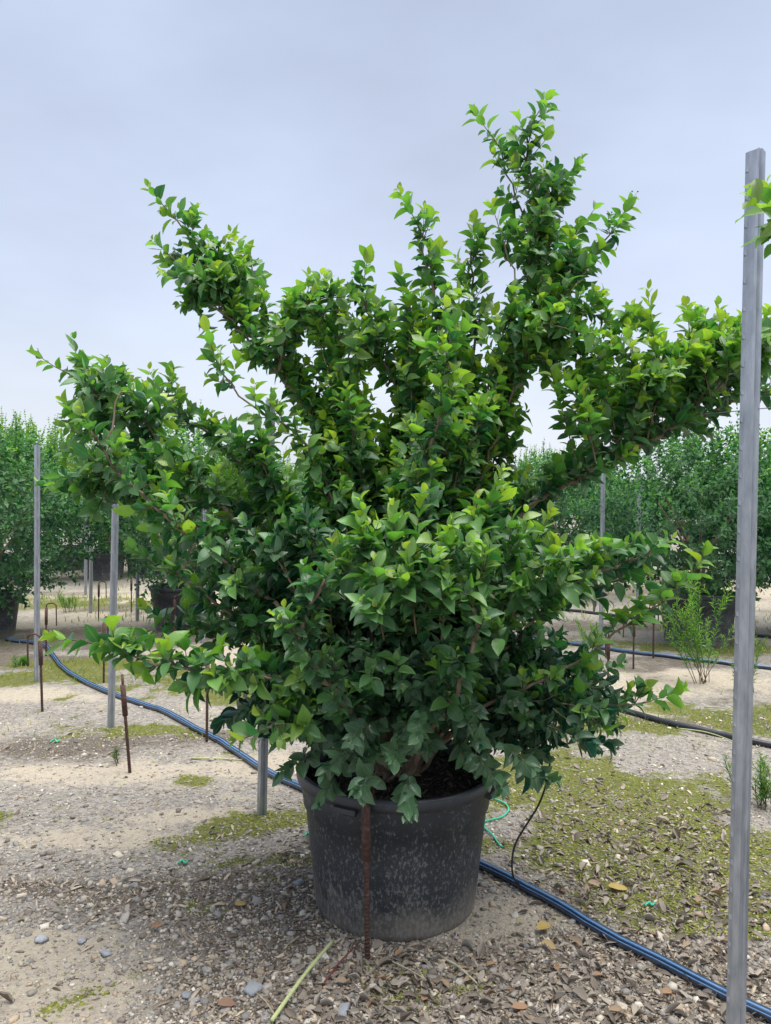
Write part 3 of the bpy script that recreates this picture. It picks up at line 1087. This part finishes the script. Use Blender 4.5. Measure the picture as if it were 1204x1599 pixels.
# ------------------------------------------------------------------ pots
def make_pot(name, label, loc, group=None, rz=0.0, seg=72, s=1.0, grips=True):
    t = thing(name, label, 'plant pot', loc, group, rz)
    MB().lathe([(0, .012), (.300, .012), (.310, 0), (.320, .006), (.325, .03), (.356, .30), (.367, .405), (.376, .412), (.386, .50), (.386, .525),
                (.374, .525), (.372, .49), (.30, .05), (0, .04)], seg).build('wall', M_POT, t, True)
    MB().lathe([(.385, .502), (.394, .503), (.402, .508), (.406, .522), (.405, .540), (.400, .550), (.393, .554), (.380, .548), (.375, .53), (.3765, .51), (.385, .502)], seg).build('rim', M_RIM, t, True)
    sr = np.linspace(0, .374, 14)
    mb = MB().lathe([(q, 0) for q in sr[1:]] if False else [(max(q, .001), .487 + .02 * math.cos(q * 4)) for q in sr], 40)
    v = mb.v[0]
    v[:, 2] += (fbm(v[:, 0], v[:, 1], 22, 5) - .5) * .035 * (np.hypot(v[:, 0], v[:, 1]) < .36)
    mb.build('soil', M_SOIL, t)
    if grips:
        for a0 in (-2.06, -.42, 1.1, 2.7):
            mb = MB()
            th = np.linspace(a0 - .11, a0 + .11, 12)
            prof = [(.388, .514), (.414, .509), (.417, .492), (.409, .487), (.388, .492)]
            v = np.array([[(r_ * math.cos(q), r_ * math.sin(q), z_) for r_, z_ in prof] for q in th]).reshape(-1, 3)
            f = [(i * 5 + j, i * 5 + (j + 1) % 5, (i + 1) * 5 + (j + 1) % 5, (i + 1) * 5 + j) for i in range(11) for j in range(5)]
            f += [(4, 3, 2, 1, 0), tuple(55 + j for j in range(5))]
            mb.add(v, f)
            mb.build('grip', M_RIM, t)
    return t


pot = make_pot('nursery_pot', 'black plastic nursery tub speckled with dried splashes, rusty stake at its front', (POTX, POTY, -.004))
pot.scale = (.99, .99, 1.0)
n = 1500
a, rr = rng.uniform(0, 6.28, n), np.sqrt(rng.random(n)) * .365
xx, yy = rr * np.cos(a), rr * np.sin(a)
size = np.clip(rng.lognormal(math.log(.022), .4, n), .008, .06)
pal = np.array([(.03, .022, .017), (.06, .045, .035), (.11, .085, .065), (.17, .14, .11)])
o = link('bark_mulch', scatter_mesh('bark_mulch', CHIPS, rng.integers(0, 5, n), np.stack([xx, yy, .492 + .02 * np.cos(rr * 4) + rng.uniform(0, .012, n)], -1),
         rotz_mats(n, size, size * 1.1, size, .5), pal[rng.choice(4, n, p=[.4, .35, .18, .07])], False), M_STONE, pot)
o['kind'] = 'stuff'
bgpot = make_pot('nursery_pot', '', (0, 0, 0), None, 0, 40, 1, False)

# ------------------------------------------------------------------ shrubs behind
def make_bg(seed, Rx, H, spikes, lower=.62, young=.75, nsh=620, upright=.6, base=.52):
    """a shrub that stands on z=0 of its own space at the pot's soil; crown between lower and H"""
    pl = Plant()
    root = thing('background_shrub', '', 'shrub')
    b0 = np.array([0, 0, base - .04])
    for k in range(6):
        a = k * 1.05 + rng.uniform(0, .5)
        q = np.array([math.cos(a) * Rx * rng.uniform(.3, .7), math.sin(a) * Rx * rng.uniform(.3, .7), lower + (H - lower) * rng.uniform(.5, .85)])
        MB().tube(catmull([b0, b0 + (q - b0) * np.array([.3, .3, .5]), q], .15), np.linspace(.03, .008, len(catmull([b0, b0 + (q - b0) * np.array([.3, .3, .5]), q], .15))), 5).build('branch', M_BARK, root, True)
    MB().tube([b0 - UP * .02, b0 + UP * .2, b0 + UP * .45], [.05, .045, .03], 7).build('trunk', M_BARK, root, True)
    cz, hz = (lower + H) / 2, (H - lower) / 2
    lob = [(unit(rng.normal(0, 1, 3)), rng.uniform(.12, .3)) for _ in range(9)]
    for k in range(nsh):
        d = unit(rng.normal(0, 1, 3))
        rr = rng.uniform(.35, 1.0) ** .5
        g = 1 + sum(am * max(0, np.dot(d, q)) ** 6 for q, am in lob) - .12
        w = Rx * g * (1 - .25 * max(0, d[2]) - .18 * max(0, -d[2]))
        p = np.array([d[0] * w * rr, d[1] * w * rr, cz + d[2] * hz * rr * (.9 + .1 * g)])
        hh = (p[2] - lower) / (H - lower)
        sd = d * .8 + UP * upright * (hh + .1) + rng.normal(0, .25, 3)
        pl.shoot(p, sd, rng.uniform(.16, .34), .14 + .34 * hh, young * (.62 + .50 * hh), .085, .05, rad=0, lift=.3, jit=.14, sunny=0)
    for k in range(spikes):
        a, q = rng.uniform(0, 6.28), math.sqrt(rng.random()) * Rx * .7
        p = np.array([q * math.cos(a), q * math.sin(a), H - .25 - .3 * q])
        pl.shoot(p, np.array([rng.normal(0, .12), rng.normal(0, .12), 1]), rng.uniform(.35, .85), .25, young, .065, .045, rad=.004, lift=.2, spread=(50, 25))
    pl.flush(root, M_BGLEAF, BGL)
    return root


BGL = [leaf_temp(30, .4, .2, .03, (0, .5, 1), widths=(0, .5, 0)), leaf_temp(31, .6, .1, .05, (0, .45, 1), widths=(0, .5, 0))]
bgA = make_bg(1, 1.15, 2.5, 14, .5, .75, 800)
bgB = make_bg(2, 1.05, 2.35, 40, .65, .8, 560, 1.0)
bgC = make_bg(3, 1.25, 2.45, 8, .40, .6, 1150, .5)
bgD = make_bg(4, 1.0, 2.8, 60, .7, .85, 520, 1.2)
used = set()
usedpot = [False]


def place_bg(src, px, Y, sc, rz, label, potlabel, pots=1.0, group=None, zs=1.0):
    g = P(px, 900, Y)
    x_, y_ = float(g[0]), float(g[1])
    if src.name in used:
        o = copy_tree(src)
    else:
        used.add(src.name)
        o = src
    z_ = float(gz(x_, y_))
    o.location = (x_, y_, z_ + .50 * pots - .47 * sc * zs)
    o.scale = (sc, sc, sc * zs)
    o.rotation_euler = (0, 0, rz)
    tag(o, label, 'shrub', group)
    if usedpot[0]:
        q = copy_tree(bgpot)
    else:
        q = bgpot
        usedpot[0] = True
    q.location = (x_, y_, z_ - .02)
    q.scale = (pots, pots, pots)
    q.rotation_euler = (0, 0, rz)
    tag(q, potlabel, 'plant pot', group and 'pots of ' + group)
    return o


FAR = 'shrubs in the rows far behind'
FL, FP = 'green shrub in a distant row of potted plants', 'dark pot in a distant row of potted shrubs'
place_bg(bgC, -22, 8.9, .92, .4, 'dark dense shrub in a grey-sided pot where the blue hose ends', 'pot under the dark dense shrub where the blue hose ends', .95)
place_bg(bgA, 285, 9.6, .95, 1.1, 'shrub in a dark tapered pot behind the left branches of the large shrub', 'dark tapered pot between thin stakes behind the large shrub\'s left branches')
place_bg(bgC, 1090, 9.0, .88, 2.1, 'dark bushy shrub in a wide black pot behind the tall feathery weed', 'wide black pot behind the tall feathery weed', 1.12, zs=1.05)
place_bg(bgA, 1262, 9.6, 1.0, 3.0, 'light green shrub beyond the galvanised post, beside the wide black pot', 'pot of the light green shrub beyond the galvanised post')
KIND = {bgA.name: 'rounded', bgB.name: 'spiky-topped', bgC.name: 'dark dense', bgD.name: 'tall spiky'}
for src, px, Y, sc, rz in ((bgD, 28, 14.5, 1.0, 0), (bgB, 165, 15.5, 1.05, 1), (bgD, 110, 17.5, 1.0, 2), (bgA, 225, 16.5, 1.0, 2.5), (bgB, 330, 17.0, 1.0, 3.3),
                           (bgD, -40, 18, 1.05, 4), (bgD, 185, 21, 1.05, 5), (bgB, 60, 22, 1.1, 1.5), (bgA, 430, 19, 1.0, .3), (bgB, 270, 23, 1.1, 2.2),
                           (bgC, 885, 13.5, .95, 5.5), (bgA, 972, 19, .80, 1.9), (bgB, 1025, 22, .80, 4.1), (bgD, 840, 18, .9, .9), (bgA, 1160, 17, 1.05, 3.9),
                           (bgB, 930, 26, .8, 2.9), (bgA, 1090, 25, 1.0, 3.1), (bgB, 1215, 21, 1.05, 4.4), (bgA, 720, 16, .95, 1.3), (bgC, 560, 15, .95, 2.7)):
    wh = 'beyond the slim post' if px < 640 else 'beyond the wide black pot'
    kd = KIND[src.name]
    place_bg(src, px, Y, sc, rz, kd + ' shrub in the distant rows ' + wh, 'pot under a ' + kd + ' shrub in the distant rows ' + wh, 1.0, kd + ' shrubs ' + wh)

# far trees
treeA = None
for px, Y, sc, rz in ((975, 75, 1.9, 0), (1010, 95, 2.3, 1), (930, 90, 1.8, 2), (1100, 90, 2.4, 3), (1190, 80, 2.1, 4), (850, 85, 2.2, 5), (40, 60, 2.3, 1), (150, 66, 2.1, 2.4),
                      (260, 60, 2.1, 3.3), (380, 64, 2.2, 4.6), (500, 66, 2.2, 5.3), (720, 70, 2.3, .4)):
    o = copy_tree(bgC)
    o.name = 'far_tree'
    g = P(px, 800, Y)
    o.location = (g[0], g[1], -.46 * sc)
    o.scale = (sc * 1.3, sc * 1.3, sc)
    o.rotation_euler = (0, 0, rz)
    tag(o, 'rounded tree far off ' + ('behind the shrubs with the distant pots' if px < 640 else 'in the gap beside the wide black pot\'s shrub'), 'tree', 'far trees ' + ('behind the distant pots' if px < 640 else 'beside the wide black pot'))

# ---- the neighbour at the right, out of frame but for a sprig
NB = Plant()
nbx, nby = 2.15, 1.75
nb0 = np.array([nbx, nby, .47])
neigh = thing('privet_shrub', 'shrub reaching one sprig of large leaves over the galvanised post top', 'shrub', tuple(nb0))
q = copy_tree(bgpot)
q.location, q.scale, q.rotation_euler = (nbx, nby, -.004), (1, 1, 1), (0, 0, 0)
tag(q, 'pot of the shrub whose sprig crosses the galvanised post', 'plant pot')
for tgt, dn in (((1.6, 2.0, 2.0), 8), ((2.4, 1.2, 2.0), 12), ((2.8, 2.0, 1.9), 12), ((2.3, 2.2, 2.3), 12), ((1.95, 1.5, 2.6), 8), ((2.6, 1.6, 1.2), 12), ((1.9, 1.2, 1.3), 10)):
    tgt = np.array(tgt)
    grow_limb(NB, neigh, catmull([nb0, nb0 + (tgt - nb0) * np.array([.3, .3, .5]), tgt], .08), .015, .004, dn, .15, .7, off=nb0, t0=.4)
spr = [nb0, np.array([1.7, 1.75, 1.4]), P(1300, 420, 1.85), P(1215, 350, 1.82)]
grow_limb(NB, neigh, catmull(spr, .06), .013, .003, 5, .4, .8, off=nb0, t0=.45)
NB.shoot(P(1212, 345, 1.82), P(1165, 300, 1.8) - P(1212, 345, 1.82), .085, .75, .86, .075, inter=.035, lift=.1)
NB.shoot(P(1225, 380, 1.84), P(1190, 352, 1.8) - P(1225, 380, 1.84), .05, .7, .8, .07, inter=.03, lift=.1)
NB.flush(neigh, M_LEAF, LEAVES, 14, nb0)

# ------------------------------------------------------------------ posts
def make_post(px, py_base, H, lean_px=0, label='', rz=0.0, Y=None, group=None, width=.047):
    g = G(px, py_base)
    t = thing('trellis_post', label, 'post', (g[0], g[1], 0), group, rz)
    w, d, th = width / 2, .030, .0022
    prof = [(-w * .72, d), (-w, d), (-w, d * .55), (-w * .8, 0), (-w * .28, 0), (-w * .12, .006), (w * .12, .006), (w * .28, 0), (w * .8, 0), (w, d * .55), (w, d), (w * .72, d)]
    prof = np.array(prof)
    tg = unit(np.gradient(prof, axis=0))
    nrm = np.stack([-tg[:, 1], tg[:, 0]], -1)
    ring = np.concatenate([prof, (prof + nrm * th)[::-1]])
    k = len(ring)
    zs = [-.35, 0, H * .5, H - .004, H]
    v = np.array([[(x_, y_, z_ + (.006 * math.cos(x_ / w * 2.6) if z_ == H else 0)) for x_, y_ in ring] for z_ in zs]).reshape(-1, 3)
    f = [(i * k + j, i * k + (j + 1) % k, (i + 1) * k + (j + 1) % k, (i + 1) * k + j) for i in range(len(zs) - 1) for j in range(k)]
    h = len(prof)
    for i, rev in ((0, True), (len(zs) - 1, False)):
        for j in range(h - 1):
            q = (i * k + j, i * k + j + 1, i * k + k - 2 - j, i * k + k - 1 - j)
            f.append(q[::-1] if rev else q)
    MB().add(v, f).build('channel', M_GALV, t)
    mb = MB()
    for z_ in np.arange(.25, H - .05, .075):
        for s_ in (-1, 1):
            x0 = s_ * (w + .0005)
            mb.add([(x0, d * .6, z_), (x0, d * .95, z_), (x0 + s_ * .0035, d * .8, z_ + .004), (x0, d * .6, z_ + .016), (x0, d * .95, z_ + .016)],
                   [(0, 1, 2), (1, 4, 2), (4, 3, 2), (3, 0, 2), (0, 3, 4, 1)])
    mb.build('wire_hooks', M_GALV, t)['kind'] = 'stuff'
    top = P(px + lean_px, py_base - 300, g[1])
    ref = P(px, py_base - 300, g[1])
    t.rotation_euler = (0, (lean_px / 300.0), rz)
    return t


make_post(1155, 1712, 2.56, 3, 'tall galvanised steel post standing beside the blue hose, right of the tub', .5)
make_post(411, 1275, 2.12, 4, 'galvanised steel post rising from a moss patch behind the tub', .5)
make_post(174, 1138, 2.1, 4, 'galvanised steel post between the blue hose and a leaning rusty stake', .5)
make_post(58, 1065, 2.07, -1, 'slim galvanised post behind a rusty hooped stake, by the hose bend', .5)
PG, PLB = 'thin posts of the rows behind', 'thin galvanised post in the rows behind the large shrub'
for px, py, H, ln, lb in ((142, 958, 1.15, 0, 'thin galvanised post before the distant pots, beside a small hooped stake'), (215, 970, 1.5, 0, 'thin grey post just left of the dark tapered pot'),
                          (318, 1005, 1.9, 0, 'thin galvanised post right of the dark tapered pot'), (940, 1010, 2.1, 0, 'thin galvanised post rising behind the right-hand branches'),
                          (997, 965, 2.05, 0, 'thin post among distant shrubs left of the wide black pot'), (134, 930, 1.4, 0, 'faint thin post touching the distant pots')):
    make_post(px, py, H, ln, lb, .5, None, PG)

# ------------------------------------------------------------------ rusty stakes
def stake_meshes():
    rod = MB()
    rod.tube([(0, 0, -.2), (0, 0, .2), (0, 0, .51)], .0085, 8)
    for z_ in np.arange(.0, .33, .013):
        rod.tube([(0, 0, z_ - .002), (0, 0, z_ + .002)], .0105, 8)
    sl = MB().tube([(0, 0, .34), (0, 0, .52)], .0155, 12)
    th = np.linspace(0, math.pi, 9)
    arch = [(.0, 0, .51), (0, 0, .535)] + [(.05 - .05 * math.cos(q), 0, .535 + .035 * math.sin(q)) for q in th[1:-1]] + [(.10, 0, .535), (.102, 0, .44), (.104, 0, .33)]
    hk = MB().tube(catmull(arch, .02), .0068, 8)
    return rod.mesh('rod', True), sl.mesh('sleeve', True), hk.mesh('hook', True)


SM = stake_meshes()
for m_ in SM:
    m_.materials.append(M_RUST)


def make_stake(px, py, rz, label, lean=(0, 0), s=1.0, group=None, Y=None):
    g = G(px, py) if Y is None else np.array([P(px, 900, Y)[0], Y, 0])
    t = thing('rebar_stake', label, 'stake', (g[0], g[1], 0), group)
    t.rotation_euler = Euler((R(lean[1]), R(lean[0]), 0)).to_matrix().to_4x4().to_euler()
    t.scale = (s, s, s)
    for nm, m_ in zip(('rod', 'sleeve', 'hook'), SM):
        c = link(nm, m_, None, t)
        c.rotation_euler = (0, 0, rz)
    return t


make_stake(580, 1482, 1.35, 'rusty rebar stake hooked over the front rim of the speckled tub', (-1.2, 0), 1.04, Y=2.668)
make_stake(203, 1208, 1.9, 'rusty rebar stake leaning beside the galvanised post, in bare sand', (-5, 0), 1.0)
make_stake(66, 1110, 3.0, 'rusty rebar stake whose hoop arches before the slim post at the hose bend', (-2, 0), 1.02)
make_stake(72, 1026, .1, 'rusty rebar stake with open hoop beyond the hose bend', (0, 0), .96)
make_stake(162, 1066, 1.6, 'rusty rebar stake on the blue hose behind the low leafy branch tip', (0, 0), 1.0)
make_stake(323, 1160, 1.5, 'rusty rebar stake touching the blue hose under the low left branches', (0, 0), 1.0)
SG, SLB = 'stakes of the rows behind', 'small rusty rebar stake in the rows behind the large shrub'
for px, py, rz, lb in ((154, 968, .3, 'small rusty hooped stake before the distant pots'), (205, 956, 2.0, 'thin rusty stake left of the dark tapered pot, beyond its thin post'),
                       (346, 1006, 3.0, 'rusty hooped stake standing right of the dark tapered pot'), (272, 1000, 1.2, 'rusty stake close against the dark tapered pot')):
    make_stake(px, py, rz, lb, (0, 0), .9, SG)
make_stake(949, 1092, 1.5, 'dark rusty rebar stake showing past the lower right leaves', (0, 0), .98)
make_stake(989, 1046, 3.0, 'rusty rebar stake with a bent hoop by the wide black pot', (0, 0), .95)
make_stake(1020, 1028, .8, 'rusty rebar stake at the left side of the wide black pot', (0, 0), 1.05)
make_stake(1048, 1004, 2.4, 'thin rusty stake before the wide black pot', (0, 0), .9)
make_stake(930, 1062, 2.8, 'short rusty hooped stake at the edge of the right leaves', (0, 0), .7)

# ------------------------------------------------------------------ hoses, tube, twine, wire
def gpath(pts, r, step=.06):
    w = np.array([G(px, py) for px, py in pts])
    c = catmull(w, step)
    c[:, 2] = gz(c[:, 0], c[:, 1]) + r * .9
    return c


def hose(name, pts, r, mat_, label, cat='hose', seg=12, group=None):
    c = gpath(pts, r)
    o = tag(MB().tube(c, r, seg).build(name, mat_, None, True), label, cat, group)
    if mat_ is M_HOSE:                          # thin blue strips along the pipe's upper near side
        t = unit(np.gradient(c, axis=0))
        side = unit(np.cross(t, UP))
        side *= -np.sign(side[:, 1:2])          # the side nearer the camera
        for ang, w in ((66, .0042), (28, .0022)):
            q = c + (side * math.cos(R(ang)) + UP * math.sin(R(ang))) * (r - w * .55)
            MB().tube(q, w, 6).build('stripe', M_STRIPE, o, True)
    return o


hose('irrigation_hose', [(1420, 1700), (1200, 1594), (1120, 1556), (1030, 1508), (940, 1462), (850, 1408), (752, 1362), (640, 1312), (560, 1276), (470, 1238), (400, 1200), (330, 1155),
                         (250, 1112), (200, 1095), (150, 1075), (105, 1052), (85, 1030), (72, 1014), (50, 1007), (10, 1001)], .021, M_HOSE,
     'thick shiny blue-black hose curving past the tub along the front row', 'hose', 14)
hose('irrigation_hose', [(1400, 1200), (1204, 1168), (1120, 1150), (1040, 1132), (960, 1110), (860, 1082), (740, 1052), (600, 1020), (440, 1003), (380, 1000), (325, 985), (250, 975)], .022, M_HOSEK,
     'matt black hose crossing the moss behind the galvanised post')
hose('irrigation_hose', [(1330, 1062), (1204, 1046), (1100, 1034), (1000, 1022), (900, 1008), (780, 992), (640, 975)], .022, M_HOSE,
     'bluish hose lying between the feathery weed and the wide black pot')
hose('irrigation_hose', [(1330, 1010), (1204, 999), (1120, 990), (1030, 975), (930, 960), (800, 945)], .022, M_HOSEK, 'black hose running beside the wide black pot\'s foot')
# thin drip tube from the hose into the tub
dp = [G(810, 1392) + UP * .03, P(801, 1368, 3.09), P(800, 1340, 3.10), P(806, 1315, 3.12), P(822, 1288, 3.14), P(842, 1255, 3.15), P(855, 1215, 3.14), P(858, 1180, 3.12), P(845, 1150, 3.08), P(800, 1140, 3.05), P(740, 1180, 3.08), P(720, 1210, 3.10)]
tag(MB().tube(catmull(dp, .02), .0042, 8).build('drip_tube', M_TUBE, None, True), 'thin black drip tube looping from the blue hose up into the leaves', 'tube')
tw = gpath([(752, 1252), (770, 1253), (788, 1260), (794, 1270), (785, 1282), (764, 1289), (756, 1292), (758, 1302), (770, 1313), (780, 1327), (785, 1330)], .0045, .02)
tw[:, 2] += .006
tag(MB().tube(tw, .0045, 6).build('twine', M_STRING, None, True), 'bright green twine curled on the ground beside the tub', 'twine')
for k, (px, py, lb) in enumerate(((85, 1158, 'scrap of turquoise twine in the mulch near the hose post'), (285, 1350, 'tiny turquoise twine scrap on the bare gravel'),
                                  (481, 1311, 'tiny turquoise twine scrap against the tub\'s left side'), (1014, 1416, 'turquoise twine scrap near the yellow leaf right of the hose'))):
    c = gpath([(px - 7, py + 2), (px, py - 3), (px + 4, py + 2), (px + 8, py - 2)], .004, .01)
    c[:, 2] += .008
    tag(MB().tube(c, .0045, 5).build('twine_scrap', M_STRING, None, True), lb, 'twine')
# sagging row wire at post height
A_, B_ = P(1170, 640, 2.1), P(52, 752, 6.86)
dv = (A_ - B_)
tag(MB().tube([A_ - dv * .02, A_, A_ + dv * .4], .0013, 5).build('row_wire', M_WIRE, None, True), 'thin wire strung between the galvanised posts', 'wire')

# sticks and reeds
def strip(name, a, b, w, mat_, label, cat, bow=.02, seg=5, taper=.5):
    c = catmull([a, (a + b) / 2 + UP * bow, b], .03)
    r_ = np.linspace(w, w * taper, len(c))
    return tag(MB().tube(c, r_, seg).build(name, mat_, None, True), label, cat)


strip('reed_stem', G(424, 1604) + UP * .02, G(520, 1488) + UP * .045, .0075, M_REED, 'pale green reed stem lying in front of the tub', 'reed', .01, 6, .7)
strip('twig', G(505, 1542) + UP * .012, G(560, 1482) + UP * .02, .004, M_REDTWIG, 'dark red twig next to the pale green reed stem', 'twig', .01)
strip('straw_stem', G(298, 1187) + UP * .012, G(384, 1190) + UP * .012, .006, M_REED, 'pale stalk lying below the blue hose and low branch', 'stalk', .004)
strip('reed_stem', G(1060, 1142) + UP * .02, G(1150, 1166) + UP * .03, .006, M_REED, 'long pale reed stem lying along the matt black hose', 'reed', .02)
strip('reed_stem', G(1100, 1108) + UP * .02, G(1160, 1122) + UP * .03, .005, M_REED, 'short pale reed stem beyond the matt black hose', 'reed', .02)
strip('twig', G(400, 1555) + UP * .01, G(432, 1600) + UP * .02, .0022, M_STRAW, 'thin bleached twig below the bluish stones near the reed', 'twig', .01)
strip('twig', G(688, 1498) + UP * .01, G(745, 1545) + UP * .02, .005, M_STRAW, 'grey forked stick in the leaf litter before the tub', 'twig', .01)
strip('twig', G(600, 1500) + UP * .01, G(680, 1548) + UP * .02, .0028, M_STRAW, 'thin straw-coloured twig beside the foot of the hooked stake', 'twig', .005)

# notable fallen leaves and larger stones
FLM = [template_mesh('fallen_leaf', t, M_DRY, True) for t in DRYL]


def fallen(px, py, L_, col, rz, label, k, group=None, wr=.5, tilt=(.1, .1)):
    g = G(px, py)
    o = link('fallen_leaf', FLM[k], None)
    o.location = (g[0], g[1], float(gz(g[0], g[1])) + .022)
    o.rotation_euler = (tilt[0], tilt[1], rz)
    o.scale = (L_, L_ * wr, L_ * .4)
    o.color = (*col, 1)
    tag(o, label, 'leaf', group)


YEL, ORA, TAN = (.62, .43, .03), (.38, .17, .055), (.42, .28, .16)
fallen(368, 1424, .05, YEL, .9, 'yellow fallen leaf alone on dark gravel left of the tub', 4, None, .6)
fallen(950, 1392, .085, YEL, .1, 'large yellow fallen leaf on moss right of the blue hose', 4, None, .45)
fallen(838, 1462, .065, YEL, .4, 'curled yellow leaf with neighbours in the sand beside the hose', 1, None, .7)
fallen(845, 1482, .055, (.60, .42, .14), -.3, 'pale yellow leaf just below the curled yellow leaf', 0, None, .5)
fallen(808, 1450, .03, (.42, .42, .06), .7, 'small greenish yellow leaf in the sand by the tub', 4)
fallen(630, 1216, .05, (.5, .33, .04), .3, 'yellow leaf lying on the soil inside the tub', 4)
bpy.data.objects[-1] if False else None
OG, OL = 'rust-brown leaves scattered over the litter', 'rust-brown dry leaf on the litter in front of the tub'
for k, (px, py, L_, rz) in enumerate(((524, 1542, .045, .2), (616, 1503, .045, .8), (925, 1530, .06, .1), (950, 1587, .06, -.2), (800, 1586, .06, .4), (660, 1575, .05, 1.2), (700, 1555, .05, 2.0),
                                      (870, 1525, .05, 1.5), (760, 1520, .04, .4), (990, 1570, .05, 2.3), (1035, 1560, .05, .6))):
    fallen(px, py, L_, tuple(np.array(ORA if k % 3 else TAN) * rng.uniform(.85, 1.15)), rz, OL, k % 5, OG, .42)
fallen(236, 1455, .05, ORA, 1.0, 'orange-brown leaf standing on the grey gravel left of the tub', 1, None, .5, (.5, .2))
fallen(340, 1580, .06, (.25, .09, .04), .5, 'dark red-brown leaf by the bluish stones', 0, None, .5)
fallen(918, 1386, .06, (.50, .33, .22), -.1, 'pinkish tan leaf next to the large yellow leaf', 0, None, .4)
fallen(1088, 1418, .045, (.33, .18, .12), .9, 'brown leaf on the moss near the galvanised post', 1, None, .55)
for o in bpy.data.objects:
    if o.get('label', '').startswith('yellow leaf lying on the soil'):
        o.location = Vector(P(640, 1214, 3.02))
        o.location.z = .528
SG2 = 'bluish stones in front left'
for px, py, s_, sh, lb in ((165, 1488, .042, 0, 'square pale stone alone on the gravel at the path edge'), (290, 1556, .05, 5, 'dark bluish stone beside its smaller twin'), (307, 1562, .034, 4, 'smaller bluish stone leaning on a darker one'),
                           (394, 1549, .06, 1, 'flat grey stone near the pale reed stem'), (536, 1580, .055, 2, 'flat blue-grey stone in the litter in front of the hooked stake'),
                           (468, 1382, .05, 3, 'flat bluish stone at the left foot of the tub'), (64, 1466, .06, 6, 'pale flat stone half sunk in the sandy path'),
                           (128, 1467, .045, 7, 'rounded grey stone between sandy path and gravel')):
    g = G(px, py)
    o = link('stone', template_mesh('stone', ROCKS[sh], M_STONE), None)
    o.location = (g[0], g[1], float(gz(g[0], g[1])) + s_ * .14)
    o.scale = (s_, s_ * .8, s_ * .55)
    o.rotation_euler = (.1, .1, px * .7)
    o.color = (*(np.array((.33, .35, .38)) * rng.uniform(.75, 1.3)), 1)
    tag(o, lb, 'stone')

# ------------------------------------------------------------------ weeds
NARROW = [leaf_temp(50, .2, .1, .0, (0, .4, 1), widths=(0, .5, 0))]


def weed(px, py, H, nst, spread, label, colr, leafL=.05, dens=.016):
    g = G(px, py)
    t = thing('weed_plant', label, 'weed', (g[0], g[1], 0))
    w = Plant()
    for k in range(nst):
        a = rng.uniform(0, 6.28)
        d = np.array([math.cos(a) * spread * rng.random(), math.sin(a) * spread * rng.random(), 1.0])
        p = g + np.array([rng.normal(0, .04), rng.normal(0, .04), -.01])
        L_ = H * rng.uniform(.6, 1.05)
        pts, dd = w.shoot(p, d, L_, .55, .85, leafL, dens, .004, lift=.2, wiggle=.15, aspect=.11, spread=(45, 30), start=.2, droop=.1)
        for j in range(7):
            i = rng.integers(len(pts) // 3, len(pts) - 1)
            w.shoot(pts[i], dd[i] + rng.normal(0, .45, 3), L_ * rng.uniform(.12, .3), .55, .85, leafL * .8, dens, .002, aspect=.14, spread=(45, 30), droop=.1)
    w.col = [c * np.array(colr) for c in w.col]
    w.flush(t, M_WEED, NARROW, 0, g)


weed(1098, 1068, .98, 12, .5, 'tall feathery bright green weed before the wide black pot', (1.25, 1.15, 1.0), .06, .02)
weed(1165, 1080, .5, 5, .4, 'lower sparse weed right behind the tall feathery weed', (1.0, .95, .8))
weed(1192, 1262, .28, 12, .8, 'low grassy weed on the moss behind the tall post', (.9, .85, .8), .045)
weed(925, 1022, .42, 8, .4, 'yellow-green weed tuft showing between the right branches', (1.1, 1.0, .8))
weed(108, 956, .32, 8, .6, 'pale green weed tuft under the dark dense shrub', (1.0, .95, 1.0))
weed(35, 1040, .10, 14, 1.2, 'low grass patch near the hooped stake and hose bend', (.9, .9, .8), .05)
weed(190, 1195, .12, 3, .3, 'small withered weed by the leaning stake', (.6, .4, .4), .03)
